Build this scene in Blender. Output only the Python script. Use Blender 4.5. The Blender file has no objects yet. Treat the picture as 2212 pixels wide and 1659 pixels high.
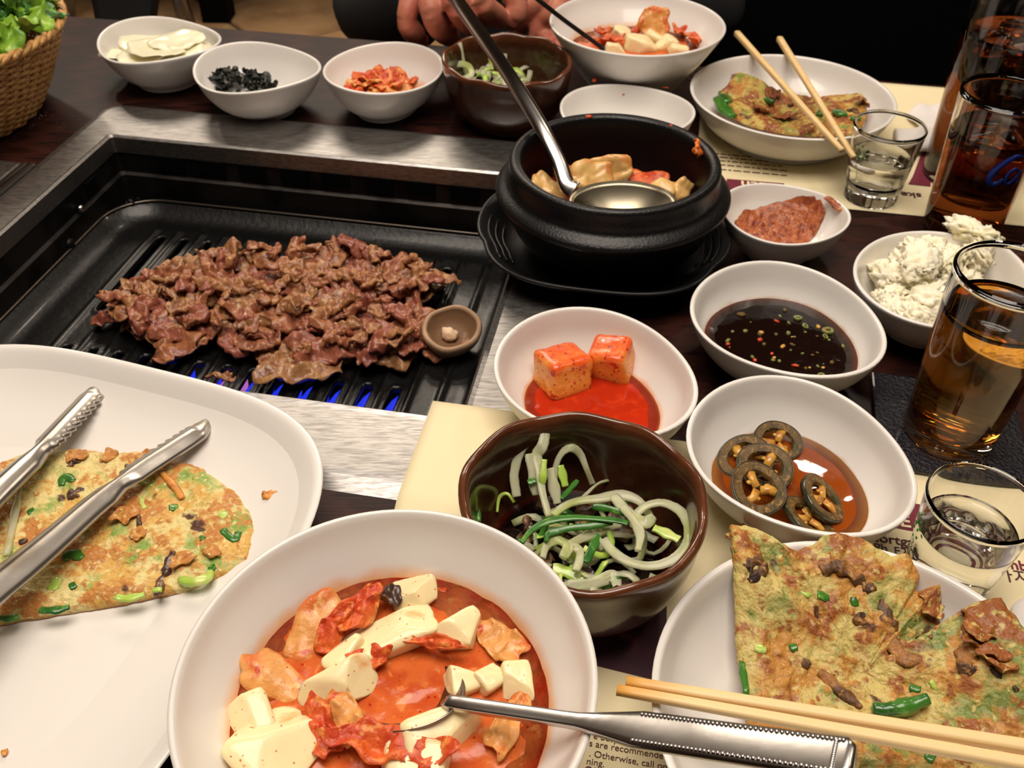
import bpy, bmesh, math, random
from mathutils import Vector, Matrix, Euler, noise
from math import sin, cos, pi, radians, sqrt, atan2, hypot

# ------------------------------------------------------------------ camera
C = bpy.context.scene.collection
SC = bpy.context.scene
FPX, PITCH, ROLL = 2000.0, radians(41.2), radians(0.62)
CAM = Vector((0, 0, 0.40))                       # 40 cm above the table top (table top = z 0, floor = -0.75)
fw = Vector((0, cos(PITCH), -sin(PITCH)))
up0 = Vector((0, sin(PITCH), cos(PITCH)))
rt0 = Vector((1, 0, 0))
RT = rt0 * cos(ROLL) + up0 * sin(ROLL)
UP = up0 * cos(ROLL) - rt0 * sin(ROLL)
cd = bpy.data.cameras.new('camera')
cam = bpy.data.objects.new('camera', cd)
C.objects.link(cam)
M = Matrix((RT, UP, -fw)).transposed().to_4x4()
M.translation = CAM
cam.matrix_world = M
cd.sensor_width = 36.0
cd.lens = FPX / 2212 * 36.0
cd.clip_start = 0.02
cd.dof.use_dof = True
cd.dof.focus_distance = 0.43
cd.dof.aperture_fstop = 22
SC.camera = cam

# ------------------------------------------------------------------ world, lights, exposure
w = bpy.data.worlds.new('world')
SC.world = w
w.use_nodes = True
w.node_tree.nodes['Background'].inputs[0].default_value = (1.0, 0.85, 0.7, 1)
w.node_tree.nodes['Background'].inputs[1].default_value = 0.05
SC.view_settings.view_transform = 'Standard'
SC.view_settings.look = 'None'
SC.view_settings.exposure = -0.02
SC.view_settings.gamma = 1.0
SC.view_settings.use_curve_mapping = False
SC.cycles.sample_clamp_indirect = 4.0
SC.cycles.max_bounces = 14
SC.cycles.transmission_bounces = 12
SC.cycles.transparent_max_bounces = 12
SC.cycles.blur_glossy = 0.6

LAMPCOL = (1.0, 0.86, 0.70)


def light(name, kind, loc, power, size=0.04, col=LAMPCOL, rot=(0, 0, 0), sy=None):
    d = bpy.data.lights.new(name, kind)
    d.energy = power
    d.color = col
    if kind == 'AREA':
        d.shape = 'RECTANGLE'
        d.size = size
        d.size_y = sy or size
    else:
        d.shadow_soft_size = size
    o = bpy.data.objects.new(name, d)
    o.location = loc
    o.rotation_euler = rot
    C.objects.link(o)
    return o


PENDANTS = [((0.60, 1.27, 0.92), 6.0), ((-0.20, 1.36, 0.95), 4.0), ((0.75, 0.55, 1.15), 2.5), ((-1.15, 2.15, 0.95), 7.0)]  # last one added, unseen, to brighten the left steel and back floor
for (p, e) in PENDANTS:
    light('pendant_light', 'POINT', p, e, 0.045)
light('ceiling_fill_light', 'AREA', (-0.05, 0.35, 1.66), 34, 1.2, (1.0, 0.88, 0.76), (0, 0, 0), 0.9)  # soft fill added in place of many ceiling lamps overhead
light('ceiling_fill_light', 'AREA', (-0.6, 2.9, 1.66), 45, 1.3, (1.0, 0.86, 0.70), (0, 0, 0), 0.9)  # added fill at the back, raised to brighten the floor


# ------------------------------------------------------------------ helpers
def at(px, py, z=0.0):
    d = fw + RT * ((px - 1106.0) / FPX) + UP * (-(py - 829.5) / FPX)
    return CAM + d * ((z - CAM.z) / d.z)


YAW = radians(-10.0)
EA = Vector((cos(YAW), sin(YAW), 0))
EB = Vector((-sin(YAW), cos(YAW), 0))


def T(u, v, z=0.0):                              # table coordinates: u along the table edge, v across it
    p = EA * u + EB * v
    return Vector((p.x, p.y, z))


def rnd(seed):
    return random.Random(seed)


def lin(c):
    return tuple(((x / 255) / 12.92 if x / 255 <= 0.04045 else ((x / 255 + 0.055) / 1.055) ** 2.4) for x in c[:3]) + (1.0,)


def n3(p, f, seed=0.0):
    return noise.noise(Vector((p[0] * f + seed * 7.31, p[1] * f - seed * 3.77, p[2] * f + seed * 1.93)))


def fbm(p, f, seed=0.0, octs=4):
    s, a = 0.0, 1.0
    for i in range(octs):
        s += a * n3(p, f, seed + i * 5.1)
        f *= 2.03
        a *= 0.5
    return s


MATS = {}


def mat(name, col, rough=0.5, metal=0.0, trans=0.0, ior=1.45, coat=0.0, sss=0.0, layers=(), bump=None, emit=None,
        spec=0.5, aniso=0.0, coord='Object', stretch=None, alpha=1.0, roughvar=None):
    m = bpy.data.materials.new(name)
    m.use_nodes = True
    nt = m.node_tree
    N, L = nt.nodes, nt.links
    b = N['Principled BSDF']
    tc = N.new('ShaderNodeTexCoord')
    vec = tc.outputs[coord]
    if stretch:
        mp = N.new('ShaderNodeMapping')
        mp.inputs['Scale'].default_value = stretch
        L.new(vec, mp.inputs['Vector'])
        vec = mp.outputs[0]

    def nz(scale, detail=4.0, dist=0.0, off=0):
        t = N.new('ShaderNodeTexNoise')
        t.noise_dimensions = '4D'
        t.inputs['W'].default_value = off
        t.inputs['Scale'].default_value = scale
        t.inputs['Detail'].default_value = detail
        t.inputs['Distortion'].default_value = dist
        L.new(vec, t.inputs['Vector'])
        return t.outputs['Fac']
    cur = None
    for i, ly in enumerate(layers):
        kind, scale, lo, hi, c = ly[:5]
        if kind == 'n':
            f = nz(scale, 5, 0.3, i * 3.7 + 1)
        elif kind == 'v':
            t = N.new('ShaderNodeTexVoronoi')
            t.inputs['Scale'].default_value = scale
            L.new(vec, t.inputs['Vector'])
            f = t.outputs['Distance']
        elif kind == 'w':
            t = N.new('ShaderNodeTexWave')
            t.inputs['Scale'].default_value = scale
            t.inputs['Distortion'].default_value = 6
            t.inputs['Detail'].default_value = 3
            L.new(vec, t.inputs['Vector'])
            f = t.outputs['Fac']
        else:
            t = N.new('ShaderNodeAttribute')
            t.attribute_name = kind
            f = t.outputs['Fac']
            if scale:
                mx = N.new('ShaderNodeMath')
                mx.operation = 'MULTIPLY_ADD'
                L.new(nz(scale, 4, 0, i + .5), mx.inputs[0])
                mx.inputs[1].default_value = ly[5] if len(ly) > 5 else 0.5
                L.new(f, mx.inputs[2])
                f = mx.outputs[0]
        mr = N.new('ShaderNodeMapRange')
        mr.interpolation_type = 'SMOOTHSTEP'
        mr.inputs['From Min'].default_value = lo
        mr.inputs['From Max'].default_value = hi
        L.new(f, mr.inputs['Value'])
        mix = N.new('ShaderNodeMix')
        mix.data_type = 'RGBA'
        L.new(mr.outputs[0], mix.inputs['Factor'])
        if cur is None:
            mix.inputs['A'].default_value = lin(col)
        else:
            L.new(cur, mix.inputs['A'])
        mix.inputs['B'].default_value = lin(c)
        cur = mix.outputs['Result']
    if cur is None:
        b.inputs['Base Color'].default_value = lin(col)
    else:
        L.new(cur, b.inputs['Base Color'])
        if sss:
            pass
    b.inputs['Roughness'].default_value = rough
    if roughvar:
        mr = N.new('ShaderNodeMapRange')
        mr.inputs['To Min'].default_value = roughvar[1]
        mr.inputs['To Max'].default_value = roughvar[2]
        mr.inputs['From Min'].default_value = 0.3
        mr.inputs['From Max'].default_value = 0.7
        L.new(nz(roughvar[0], 5, 0, 9), mr.inputs['Value'])
        L.new(mr.outputs[0], b.inputs['Roughness'])
    b.inputs['Metallic'].default_value = metal
    b.inputs['IOR'].default_value = ior
    b.inputs['Transmission Weight'].default_value = trans
    b.inputs['Coat Weight'].default_value = coat
    b.inputs['Coat Roughness'].default_value = 0.08
    b.inputs['Specular IOR Level'].default_value = spec
    b.inputs['Anisotropic'].default_value = aniso
    b.inputs['Alpha'].default_value = alpha
    if sss:
        b.inputs['Subsurface Weight'].default_value = sss
        b.inputs['Subsurface Radius'].default_value = (0.006, 0.004, 0.002)
        b.inputs['Subsurface Scale'].default_value = 1.0
    if emit:
        b.inputs['Emission Color'].default_value = lin(emit[0])
        b.inputs['Emission Strength'].default_value = emit[1]
    if bump:
        bn = N.new('ShaderNodeBump')
        bn.inputs['Strength'].default_value = bump[1]
        bn.inputs['Distance'].default_value = bump[2]
        L.new(nz(bump[0], 6, 0, 4.4), bn.inputs['Height'])
        L.new(bn.outputs[0], b.inputs['Normal'])
    MATS[name] = m
    return m


def mesh_obj(name, V, F, m=None, parent=None, smooth=True, attrs=None, loc=None, kind=None, label=None):
    me = bpy.data.meshes.new(name)
    me.from_pydata([tuple(v) for v in V], [], F)
    if smooth:
        me.polygons.foreach_set('use_smooth', [True] * len(me.polygons))
    if attrs:
        for k, vals in attrs.items():
            a = me.attributes.new(k, 'FLOAT', 'POINT')
            a.data.foreach_set('value', vals)
    me.update()
    if m is not None:
        for x in (m if isinstance(m, (list, tuple)) else [m]):
            me.materials.append(x)
    o = bpy.data.objects.new(name, me)
    C.objects.link(o)
    if loc is not None:
        o.location = loc
    if parent is not None:
        o.parent = parent
    if kind:
        o['kind'] = kind
    if label:
        o['label'] = label
    return o


def thing(name, label, cat, loc=(0, 0, 0), rz=0.0, group=None):
    o = bpy.data.objects.new(name, None)
    o.empty_display_size = 0.01
    C.objects.link(o)
    o.location = loc
    o.rotation_euler = (0, 0, rz)
    return tag(o, label, cat, group)


def tag(o, label, cat, group=None, kind=None):
    o['label'] = label
    o['category'] = cat
    if group:
        o['group'] = group
    if kind:
        o['kind'] = kind
    return o


def join(parts):                                  # several (V,F) into one
    V, F = [], []
    for v, f in parts:
        k = len(V)
        V += [Vector(x) for x in v]
        F += [tuple(i + k for i in q) for q in f]
    return V, F


def box(x0, x1, y0, y1, z0, z1):
    V = [Vector((x, y, z)) for z in (z0, z1) for y in (y0, y1) for x in (x0, x1)]
    F = [(0, 2, 3, 1), (4, 5, 7, 6), (0, 1, 5, 4), (2, 6, 7, 3), (0, 4, 6, 2), (1, 3, 7, 5)]
    return V, F


def bbox_bev(o, wd=0.002, seg=2):
    md = o.modifiers.new('bevel', 'BEVEL')
    md.width = wd
    md.segments = seg
    md.limit_method = 'ANGLE'
    return o


def hexa(b, t):                                   # box from four bottom and four top points
    V = [Vector(x) for x in list(b) + list(t)]
    return V, [(3, 2, 1, 0), (4, 5, 6, 7), (0, 1, 5, 4), (1, 2, 6, 5), (2, 3, 7, 6), (3, 0, 4, 7)]


def lathe(prof, n=64, rf=None, zf=None, inner_from=None):
    """prof from outer bottom centre over the rim to inner bottom centre; returns V,F,attr"""
    V, F, A, rows = [], [], [], []
    for k, (r, z) in enumerate(prof):
        a = 1.0 if (inner_from is not None and k >= inner_from) else 0.0
        if r < 1e-7:
            rows.append([len(V)])
            V.append(Vector((0, 0, z)))
            A.append(a)
            continue
        row = []
        for i in range(n):
            t = 2 * pi * i / n
            R = r * (rf(t, z) if rf else 1)
            row.append(len(V))
            V.append(Vector((R * cos(t), R * sin(t), z + (zf(t, r, z) if zf else 0))))
            A.append(a)
        rows.append(row)
    for a, b in zip(rows, rows[1:]):
        if len(a) == 1 and len(b) == 1:
            continue
        for i in range(n):
            j = (i + 1) % n
            if len(a) == 1:
                F.append((a[0], b[j], b[i]))
            elif len(b) == 1:
                F.append((a[i], a[j], b[0]))
            else:
                F.append((a[i], a[j], b[j], b[i]))
    return V, F, A


def smooth_prof(pts, k=4):                        # Catmull-Rom through the profile points
    out = []
    P = [Vector((p[0], p[1], 0)) for p in pts]
    for i in range(len(P) - 1):
        p0, p1, p2, p3 = P[max(i - 1, 0)], P[i], P[i + 1], P[min(i + 2, len(P) - 1)]
        for j in range(k):
            t = j / k
            q = 0.5 * ((2 * p1) + (p2 - p0) * t + (2 * p0 - 5 * p1 + 4 * p2 - p3) * t * t + (3 * p1 - p0 - 3 * p2 + p3) * t ** 3)
            out.append((max(q.x, 0.0), q.y))
    out.append((P[-1].x, P[-1].y))
    return out


def spline(pts, k=6):
    P = [Vector(p) for p in pts]
    out = []
    for i in range(len(P) - 1):
        p0, p1, p2, p3 = P[max(i - 1, 0)], P[i], P[i + 1], P[min(i + 2, len(P) - 1)]
        for j in range(k):
            t = j / k
            out.append(0.5 * ((2 * p1) + (p2 - p0) * t + (2 * p0 - 5 * p1 + 4 * p2 - p3) * t * t + (3 * p1 - p0 - 3 * p2 + p3) * t ** 3))
    out.append(P[-1])
    return out


def sweep(path, w, t=None, up=(0, 0, 1), n=8, power=2.0, jit=0.0, seed=0):
    """closed tube along a path; half width w, half thickness t (numbers or functions of 0..1)"""
    P = [Vector(p) for p in path]
    up = Vector(up)
    V, F = [], []
    m = len(P)
    R = rnd(seed)
    side_prev = None
    for i, p in enumerate(P):
        d = (P[min(i + 1, m - 1)] - P[max(i - 1, 0)])
        d = d.normalized() if d.length > 1e-9 else Vector((1, 0, 0))
        s = d.cross(up)
        if s.length < 1e-3:
            s = side_prev or d.orthogonal()
        s.normalize()
        if side_prev is not None and s.dot(side_prev) < 0:
            s = -s
        side_prev = s
        q = s.cross(d).normalized()
        f = i / (m - 1)
        ww = w(f) if callable(w) else w
        tt = (t(f) if callable(t) else t) if t is not None else ww
        for k in range(n):
            a = 2 * pi * k / n + pi / n
            ca, sa = cos(a), sin(a)
            e = 2.0 / power
            x = abs(ca) ** e * (1 if ca > 0 else -1)
            y = abs(sa) ** e * (1 if sa > 0 else -1)
            V.append(p + s * (ww * x * (1 + jit * R.uniform(-1, 1))) + q * (tt * y * (1 + jit * R.uniform(-1, 1))))
    for i in range(m - 1):
        for k in range(n):
            a, b = i * n + k, i * n + (k + 1) % n
            F.append((a, b, b + n, a + n))
    F.append(tuple(range(n))[::-1])
    F.append(tuple(range((m - 1) * n, m * n)))
    return V, F


_ico = {}


def ico(sub):
    if sub not in _ico:
        bm = bmesh.new()
        bmesh.ops.create_icosphere(bm, subdivisions=sub, radius=1.0)
        _ico[sub] = ([v.co.copy() for v in bm.verts], [tuple(v.index for v in f.verts) for f in bm.faces])
        bm.free()
    return _ico[sub]


def chunk(dx, dy, dz, p=2.0, amp=0.1, freq=1.5, seed=0, sub=3, cuts=0):
    """superellipsoid lump, half sizes dx dy dz, optionally cut by random planes"""
    V0, F = ico(sub)
    R = rnd(seed)
    cutp = []
    for _ in range(cuts):
        n = Vector((R.uniform(-1, 1), R.uniform(-1, 1), R.uniform(-.6, 1))).normalized()
        cutp.append((n, R.uniform(0.55, 0.85)))
    V = []
    for v in V0:
        q = (abs(v.x) ** p + abs(v.y) ** p + abs(v.z) ** p) ** (1 / p)
        u = v / q
        for n, d in cutp:
            e = u.dot(n) - d
            if e > 0:
                u = u - n * e * 0.98
        k = 1 + amp * fbm(v, freq, seed, 3)
        V.append(Vector((u.x * dx * k, u.y * dy * k, u.z * dz * k)))
    return V, F


def crumple(L, W, th, amp, freq, seed, nu=16, nv=11, curl=0.0, edge=0.25, fold=0.0):
    """thin crumpled slice with real thickness, centred at the origin, resting near z=0"""
    top, bot = [], []
    R = rnd(seed)
    fa = R.uniform(0, pi)
    for i in range(nu + 1):
        for j in range(nv + 1):
            s, t = i / nu * 2 - 1, j / nv * 2 - 1
            # squircle the grid into a rounded ragged shape
            x, y = s * sqrt(1 - t * t * 0.42), t * sqrt(1 - s * s * 0.42)
            rr = 1 + edge * n3((x * 1.4, y * 1.4, 0), 1.0, seed + 11) * max(abs(s), abs(t))
            X, Y = x * L / 2 * rr, y * W / 2 * rr
            p = (X * freq, Y * freq, 0)
            z = amp * (abs(n3(p, 1.0, seed)) * 1.6 + 0.6 * n3(p, 2.1, seed + 3) + 0.3 * n3(p, 4.3, seed + 6))
            z += fold * abs(sin(3.2 * (x * cos(fa) + y * sin(fa)) + seed)) * amp
            z += curl * (x * x + 0.4 * y * y) * L
            X += amp * 0.8 * n3(p, 1.3, seed + 21)
            Y += amp * 0.8 * n3(p, 1.3, seed + 31)
            e = max(abs(s), abs(t))
            h = th * (1 - 0.6 * e ** 4)
            top.append(Vector((X, Y, z + h)))
            bot.append(Vector((X, Y, z)))
    V = top + bot
    k = len(top)
    F = []
    ix = lambda i, j: i * (nv + 1) + j
    for i in range(nu):
        for j in range(nv):
            a, b, c, d = ix(i, j), ix(i + 1, j), ix(i + 1, j + 1), ix(i, j + 1)
            F.append((a, b, c, d))
            F.append((d + k, c + k, b + k, a + k))
    ring = [ix(i, 0) for i in range(nu)] + [ix(nu, j) for j in range(nv)] + [ix(i, nv) for i in range(nu, 0, -1)] + [ix(0, j) for j in range(nv, 0, -1)]
    for a, b in zip(ring, ring[1:] + ring[:1]):
        F.append((b, a, a + k, b + k))
    return V, F


def slabdisc(outline, centre, h, bump, freq, seed, nr=34, ns=150, edge_amp=0.0, edge_f=200, zbase=None, dome=0.0):
    """star-shaped slab: outline = list of 3D points (underside height at each), returns V,F,attr(height)"""
    P = [Vector(p) for p in outline]
    seg = []
    tot = 0
    for a, b in zip(P, P[1:] + P[:1]):
        seg.append((tot, a, b))
        tot += (b - a).length
    ring = []
    for i in range(ns):
        d = tot * i / ns
        for (t0, a, b) in seg:
            ln = (b - a).length
            if t0 <= d <= t0 + ln + 1e-9:
                ring.append(a.lerp(b, (d - t0) / max(ln, 1e-9)))
                break
    c = Vector(centre)
    V, F, A = [c.copy()], [], []
    rows = [[0]]
    for r in range(1, nr + 1):
        t = (r / nr) ** 0.8
        row = []
        for q in ring:
            e = 1 + edge_amp * fbm((q.x, q.y, 0), edge_f, seed + 40, 3) * t ** 3
            row.append(len(V))
            V.append(c + (q - c) * (t * e))
        rows.append(row)
    hv = []
    nV = len(V)
    for idx, v in enumerate(V):
        t = 0 if idx == 0 else (((idx - 1) // ns + 1) / nr) ** 0.8
        b = fbm((v.x, v.y, 0), freq, seed, 3) * .7 + fbm((v.x, v.y, 0), freq * 5, seed + 2, 3) * .32
        b2 = 1 - abs(n3((v.x, v.y, 0), freq * 0.6, seed + 9)) * 2
        prof = sqrt(max(0.0, 1 - t ** 10))
        hh = h * (0.15 + 0.85 * prof) + dome * (1 - t * t)
        V[idx] = Vector((v.x, v.y, v.z + hh + bump * (b * 0.8 + b2 * 0.5) * (0.3 + 0.7 * prof)))
        hv.append(0.5 + 0.5 * b)
    for i in range(ns):
        F.append((0, rows[1][i], rows[1][(i + 1) % ns]))
    for a, b in zip(rows[1:], rows[2:]):
        for i in range(ns):
            j = (i + 1) % ns
            F.append((a[i], b[i], b[j], a[j]))
    # skirt and underside
    last = rows[-1]
    low = []
    for i, q in enumerate(ring):
        low.append(len(V))
        tv = V[last[i]]
        V.append(Vector((tv.x, tv.y, q.z)))
        hv.append(0.75)
    cb = len(V)
    V.append(c.copy())
    hv.append(0.5)
    for i in range(ns):
        j = (i + 1) % ns
        F.append((last[i], low[i], low[j], last[j]))
        F.append((low[i], cb, low[j]))
    return V, F, hv


def place(o, loc, rot=(0, 0, 0), s=1.0):
    o.location = loc
    o.rotation_euler = rot
    o.scale = (s, s, s)
    return o


def dup(o, loc, rot=(0, 0, 0), s=1.0, label=None):
    c = o.copy()
    C.objects.link(c)
    if label:
        c['label'] = label
    place(c, loc, rot, s)
    for ch in o.children:
        k = ch.copy()
        C.objects.link(k)
        k.parent = c
    return c


# ------------------------------------------------------------------ materials
white = mat('white_melamine', (226, 222, 216), 0.28, coat=0.3, bump=(60, 0.05, 0.001))
brown_glaze = mat('brown_glaze', (66, 36, 21), 0.2, coat=0.4, layers=(('n', 90, .45, .7, (52, 28, 17)), ('v', 900, .12, .02, (130, 88, 46)), ('ht', 60, 1.05, 1.3, (98, 54, 30), .45)), bump=(70, 0.25, 0.002))
stone = mat('black_stoneware', (15, 15, 16), 0.36, spec=.4, layers=(('v', 700, .1, .02, (60, 60, 62)),), bump=(500, 0.35, 0.001))
traymat = mat('black_tray_plastic', (12, 12, 13), 0.4, spec=.4, bump=(800, 0.2, 0.0006))
steel = mat('brushed_steel', (164, 161, 158), 0.38, metal=1.0, stretch=(6, 60, 60), layers=(('n', 14, .4, .65, (132, 129, 126)),), bump=(45, 0.08, 0.0006), roughvar=(30, .32, .48))
chrome = mat('polished_steel', (196, 192, 188), 0.22, metal=1.0, bump=(160, 0.08, 0.0006))
darksteel = mat('sooty_steel', (52, 48, 46), 0.5, metal=0.8, layers=(('n', 25, .4, .65, (26, 24, 23)),))
grillblack = mat('grill_black', (8, 8, 8), 0.38, spec=.4, coat=0.1, bump=(220, 0.35, 0.0012), layers=(('n', 60, .6, .75, (30, 26, 21)),))
wood = mat('dark_table_wood', (42, 17, 13), 0.42, coat=0.03, spec=.22, stretch=(1.5, 26, 10), layers=(('n', 8, .38, .62, (22, 9, 7)), ('w', 3, .6, .95, (50, 23, 17))), bump=(30, .12, .001))
chopwood = mat('pale_bamboo', (236, 205, 150), 0.5, stretch=(3, 120, 120), layers=(('n', 10, .42, .62, (222, 186, 126)),))
chopwood_b = mat('pale_bamboo_stained', (236, 205, 150), 0.42, layers=(('tip', 0, .3, 1.0, (216, 160, 80)),))
paper = mat('cream_paper', (232, 219, 178), 0.75, layers=(('n', 9, .4, .7, (226, 211, 172)),))
paper2 = mat('grey_paper', (206, 196, 168), 0.75, layers=(('n', 12, .4, .7, (196, 184, 156)),))
maroon = mat('maroon_print', (112, 34, 52), 0.6)
printbrown = mat('brown_print', (84, 44, 40), 0.7)
plum = mat('plum_photo_print', (58, 22, 34), 0.55, layers=(('n', 60, .5, .7, (104, 44, 62)), ('v', 50, .35, .1, (40, 20, 26))))
glassm = mat('clear_glass', (252, 252, 250), 0.0, trans=1.0, ior=1.40)
beer = mat('amber_beer', (226, 160, 62), 0.0, trans=1.0, ior=1.34)
teal = mat('dark_barley_tea', (120, 62, 30), 0.0, trans=1.0, ior=1.34)
cider = mat('amber_drink', (158, 86, 40), 0.0, trans=1.0, ior=1.34)
water = mat('clear_spirit', (250, 250, 250), 0.0, trans=1.0, ior=1.335)
icem = mat('ice', (250, 225, 190), 0.08, trans=1.0, ior=1.31)
blueprint = mat('blue_print', (18, 40, 120), 0.4)
greenprint = mat('green_print', (60, 140, 46), 0.4)
soup = mat('kimchi_stew_broth', (206, 102, 48), 0.16, ior=1.38, sss=0.1, layers=(('n', 60, .45, .62, (188, 78, 34)), ('n', 160, .56, .66, (214, 130, 72)), ('rim', 90, 1.08, 1.22, (196, 44, 10), .35), ('v', 200, .17, .06, (160, 32, 10)), ('v', 420, .16, .06, (170, 44, 14))), bump=(240, 0.2, 0.001))
tofu = mat('tofu', (240, 222, 172), 0.32, sss=0.2, coat=.2, layers=(('n', 60, .60, .74, (230, 160, 84)), ('n', 300, .64, .70, (204, 104, 44)), ('v', 260, .14, .05, (196, 84, 34))), bump=(150, 0.18, 0.001))
kimchi = mat('kimchi_leaf', (216, 98, 40), 0.4, coat=0.1, sss=.08, layers=(('n', 70, .42, .6, (192, 62, 24)), ('n', 130, .54, .68, (232, 150, 74)), ('n', 320, .56, .66, (236, 124, 54)), ('v', 300, .12, .04, (150, 26, 12))), bump=(320, 0.7, 0.002))
kimchi_pale = mat('kimchi_stem', (218, 154, 84), 0.36, coat=0.15, sss=0.1, layers=(('n', 60, .48, .62, (208, 108, 46)), ('n', 200, .56, .68, (232, 184, 116)), ('n', 120, .6, .7, (196, 70, 30)), ('v', 260, .14, .05, (160, 40, 20))), bump=(260, 0.6, 0.0016))
radishred = mat('kkakdugi_radish', (232, 152, 64), 0.3, coat=0.3, layers=(('top', 100, 1.10, 1.55, (226, 86, 24), .95), ('n', 80, .55, .66, (228, 122, 46)), ('n', 200, .60, .66, (196, 62, 24)), ('n', 420, .62, .67, (150, 28, 14)), ('v', 200, .20, .08, (150, 26, 14))), bump=(180, 0.4, 0.0016))
redsauce = mat('red_kimchi_juice', (176, 42, 16), 0.1, ior=1.36, layers=(('n', 90, .5, .7, (196, 58, 24)), ('rim', 0, .95, 1.0, (196, 92, 40)), ('v', 500, .1, .03, (120, 16, 8))), bump=(60, 0.1, 0.001))
soy = mat('soy_sauce', (20, 8, 6), 0.07, ior=1.33, layers=(('rim', 0, .90, 1.0, (110, 34, 12)),), bump=(260, 0.2, 0.0006))
vinegar = mat('amber_vinegar_sauce', (134, 62, 18), 0.03, ior=1.34, layers=(('rim', 0, .86, 1.0, (186, 118, 44)),), bump=(14, 0.02, 0.002))
ssam = mat('red_bean_paste', (168, 90, 46), 0.36, coat=0.12, layers=(('n', 180, .45, .62, (130, 56, 28)), ('n', 320, .58, .7, (206, 138, 84))), bump=(330, 0.7, 0.002))
potato = mat('potato_salad', (246, 238, 212), 0.55, sss=0.15, layers=(('n', 70, .5, .7, (238, 228, 186)), ('n', 160, .64, .74, (232, 228, 168))), bump=(300, 0.6, 0.002))
radish = mat('white_radish', (244, 236, 202), 0.3, coat=.3, sss=0.2, layers=(('n', 50, .5, .75, (230, 226, 170)),))
seaweed = mat('dried_seaweed', (16, 20, 14), 0.4, layers=(('n', 150, .5, .65, (30, 36, 24)),), bump=(400, .4, .001))
onion = mat('onion_shred', (232, 232, 200), 0.2, coat=0.3, sss=0.1, trans=.55, ior=1.15, layers=(('n', 90, .5, .7, (222, 222, 172)), ('n', 30, .52, .70, (190, 204, 106))))
scal_green = mat('scallion_green', (58, 116, 36), 0.28, coat=0.4, layers=(('n', 60, .45, .65, (30, 84, 28)), ('n', 90, .56, .72, (120, 164, 60)), ('n', 240, .6, .7, (88, 140, 56))))
scal_lime = mat('scallion_lime', (168, 200, 84), 0.28, coat=0.4, sss=0.2, layers=(('n', 60, .45, .65, (206, 216, 130)),))
jalskin = mat('pickled_pepper', (48, 46, 26), 0.22, coat=0.5, layers=(('n', 60, .5, .7, (34, 36, 20)),), bump=(420, 0.3, 0.001))
jalflesh = mat('pepper_flesh', (100, 76, 38), 0.45, spec=.3, layers=(('n', 160, .45, .6, (76, 58, 30)), ('n', 60, .5, .66, (64, 60, 30)), ('n', 300, .56, .66, (138, 106, 54))), bump=(420, .6, .0014))
jalpith = mat('pepper_pith', (202, 150, 62), 0.3, coat=0.3, sss=.2, layers=(('n', 200, .5, .65, (170, 106, 40)),), bump=(300, .3, .001))
meatm = mat('grilled_beef', (156, 98, 66), 0.36, coat=0.25, layers=(('n', 50, .44, .6, (124, 66, 46)), ('n', 90, .52, .66, (178, 122, 78)), ('n', 34, .56, .70, (146, 70, 58)), ('n', 210, .60, .72, (196, 150, 102)), ('n', 260, .34, .26, (90, 48, 32))), bump=(300, 0.55, 0.002))
meatf = mat('beef_fat_edge', (158, 112, 70), 0.35, coat=0.3, layers=(('n', 70, .45, .62, (122, 74, 46)), ('n', 150, .55, .7, (180, 142, 96))), bump=(300, .5, .002))
mushm = mat('mushroom', (172, 138, 108), 0.55, layers=(('inn', 130, .7, 1.1, (122, 90, 64), .5), ('n', 60, .55, .75, (196, 162, 130))), bump=(200, .3, .001))
mushstem = mat('mushroom_stem', (222, 190, 156), 0.5, layers=(('n', 120, .5, .7, (190, 150, 112)),))
GREENB = (118, 132, 60)


def pancake_mat(name, pale, gold, brown, green, k=1.0):
    return mat(name, pale, 0.48, coat=0.15, layers=(
        ('n', 46 * k, .47, .60, green), ('hgt', 60 * k, .84, 1.02, gold, .7), ('n', 40 * k, .52, .60, gold),
        ('hgt', 70 * k, .94, 1.12, brown, .8), ('n', 52 * k, .555, .64, brown), ('n', 110 * k, .60, .66, brown), ('n', 300 * k, .55, .66, pale), ('n', 200 * k, .60, .68, gold), ('n', 44 * k, .64, .69, (84, 50, 30))),
        bump=(380 * k, 0.9, 0.0026))


pan_a = pancake_mat('pancake_left', (224, 206, 138), (214, 168, 84), (192, 126, 58), (136, 164, 74))
pan_b = pancake_mat('pancake_right', (202, 182, 108), (190, 134, 58), (150, 86, 38), (122, 136, 66), 0.95)
pan_c = pancake_mat('pancake_far', (198, 172, 90), (182, 122, 48), (138, 70, 28), (124, 138, 58))
crustm = mat('fried_crust', (210, 142, 60), 0.45, coat=.2, layers=(('n', 120, .5, .66, (160, 84, 34)),), bump=(260, .4, .001))
darkveg = mat('dark_mushroom_strip', (70, 46, 36), 0.32, coat=.3, layers=(('n', 120, .46, .62, (116, 80, 48)), ('n', 60, .55, .7, (44, 28, 26))), bump=(240, .5, .0015))
darkbrowned = mat('browned_mushroom_strip', (92, 62, 38), 0.45, coat=.1, layers=(('n', 90, .45, .58, (158, 106, 54)), ('n', 60, .54, .64, (54, 34, 28)), ('n', 220, .55, .65, (186, 136, 70))), bump=(320, .9, .0025))
skin = mat('skin', (186, 116, 92), 0.5, sss=0.1, layers=(('n', 40, .45, .65, (172, 92, 74)),), bump=(300, .15, .0008))
blackcloth = mat('black_cloth', (9, 9, 11), 0.9, layers=(('n', 20, .45, .65, (14, 14, 17)),), bump=(200, .3, .001))
blackvinyl = mat('black_vinyl', (4, 4, 5), 0.75, spec=.1, bump=(120, .2, .001))
hairm = mat('dark_hair', (18, 13, 11), 0.5, stretch=(60, 60, 6), bump=(20, .5, .004))
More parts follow.
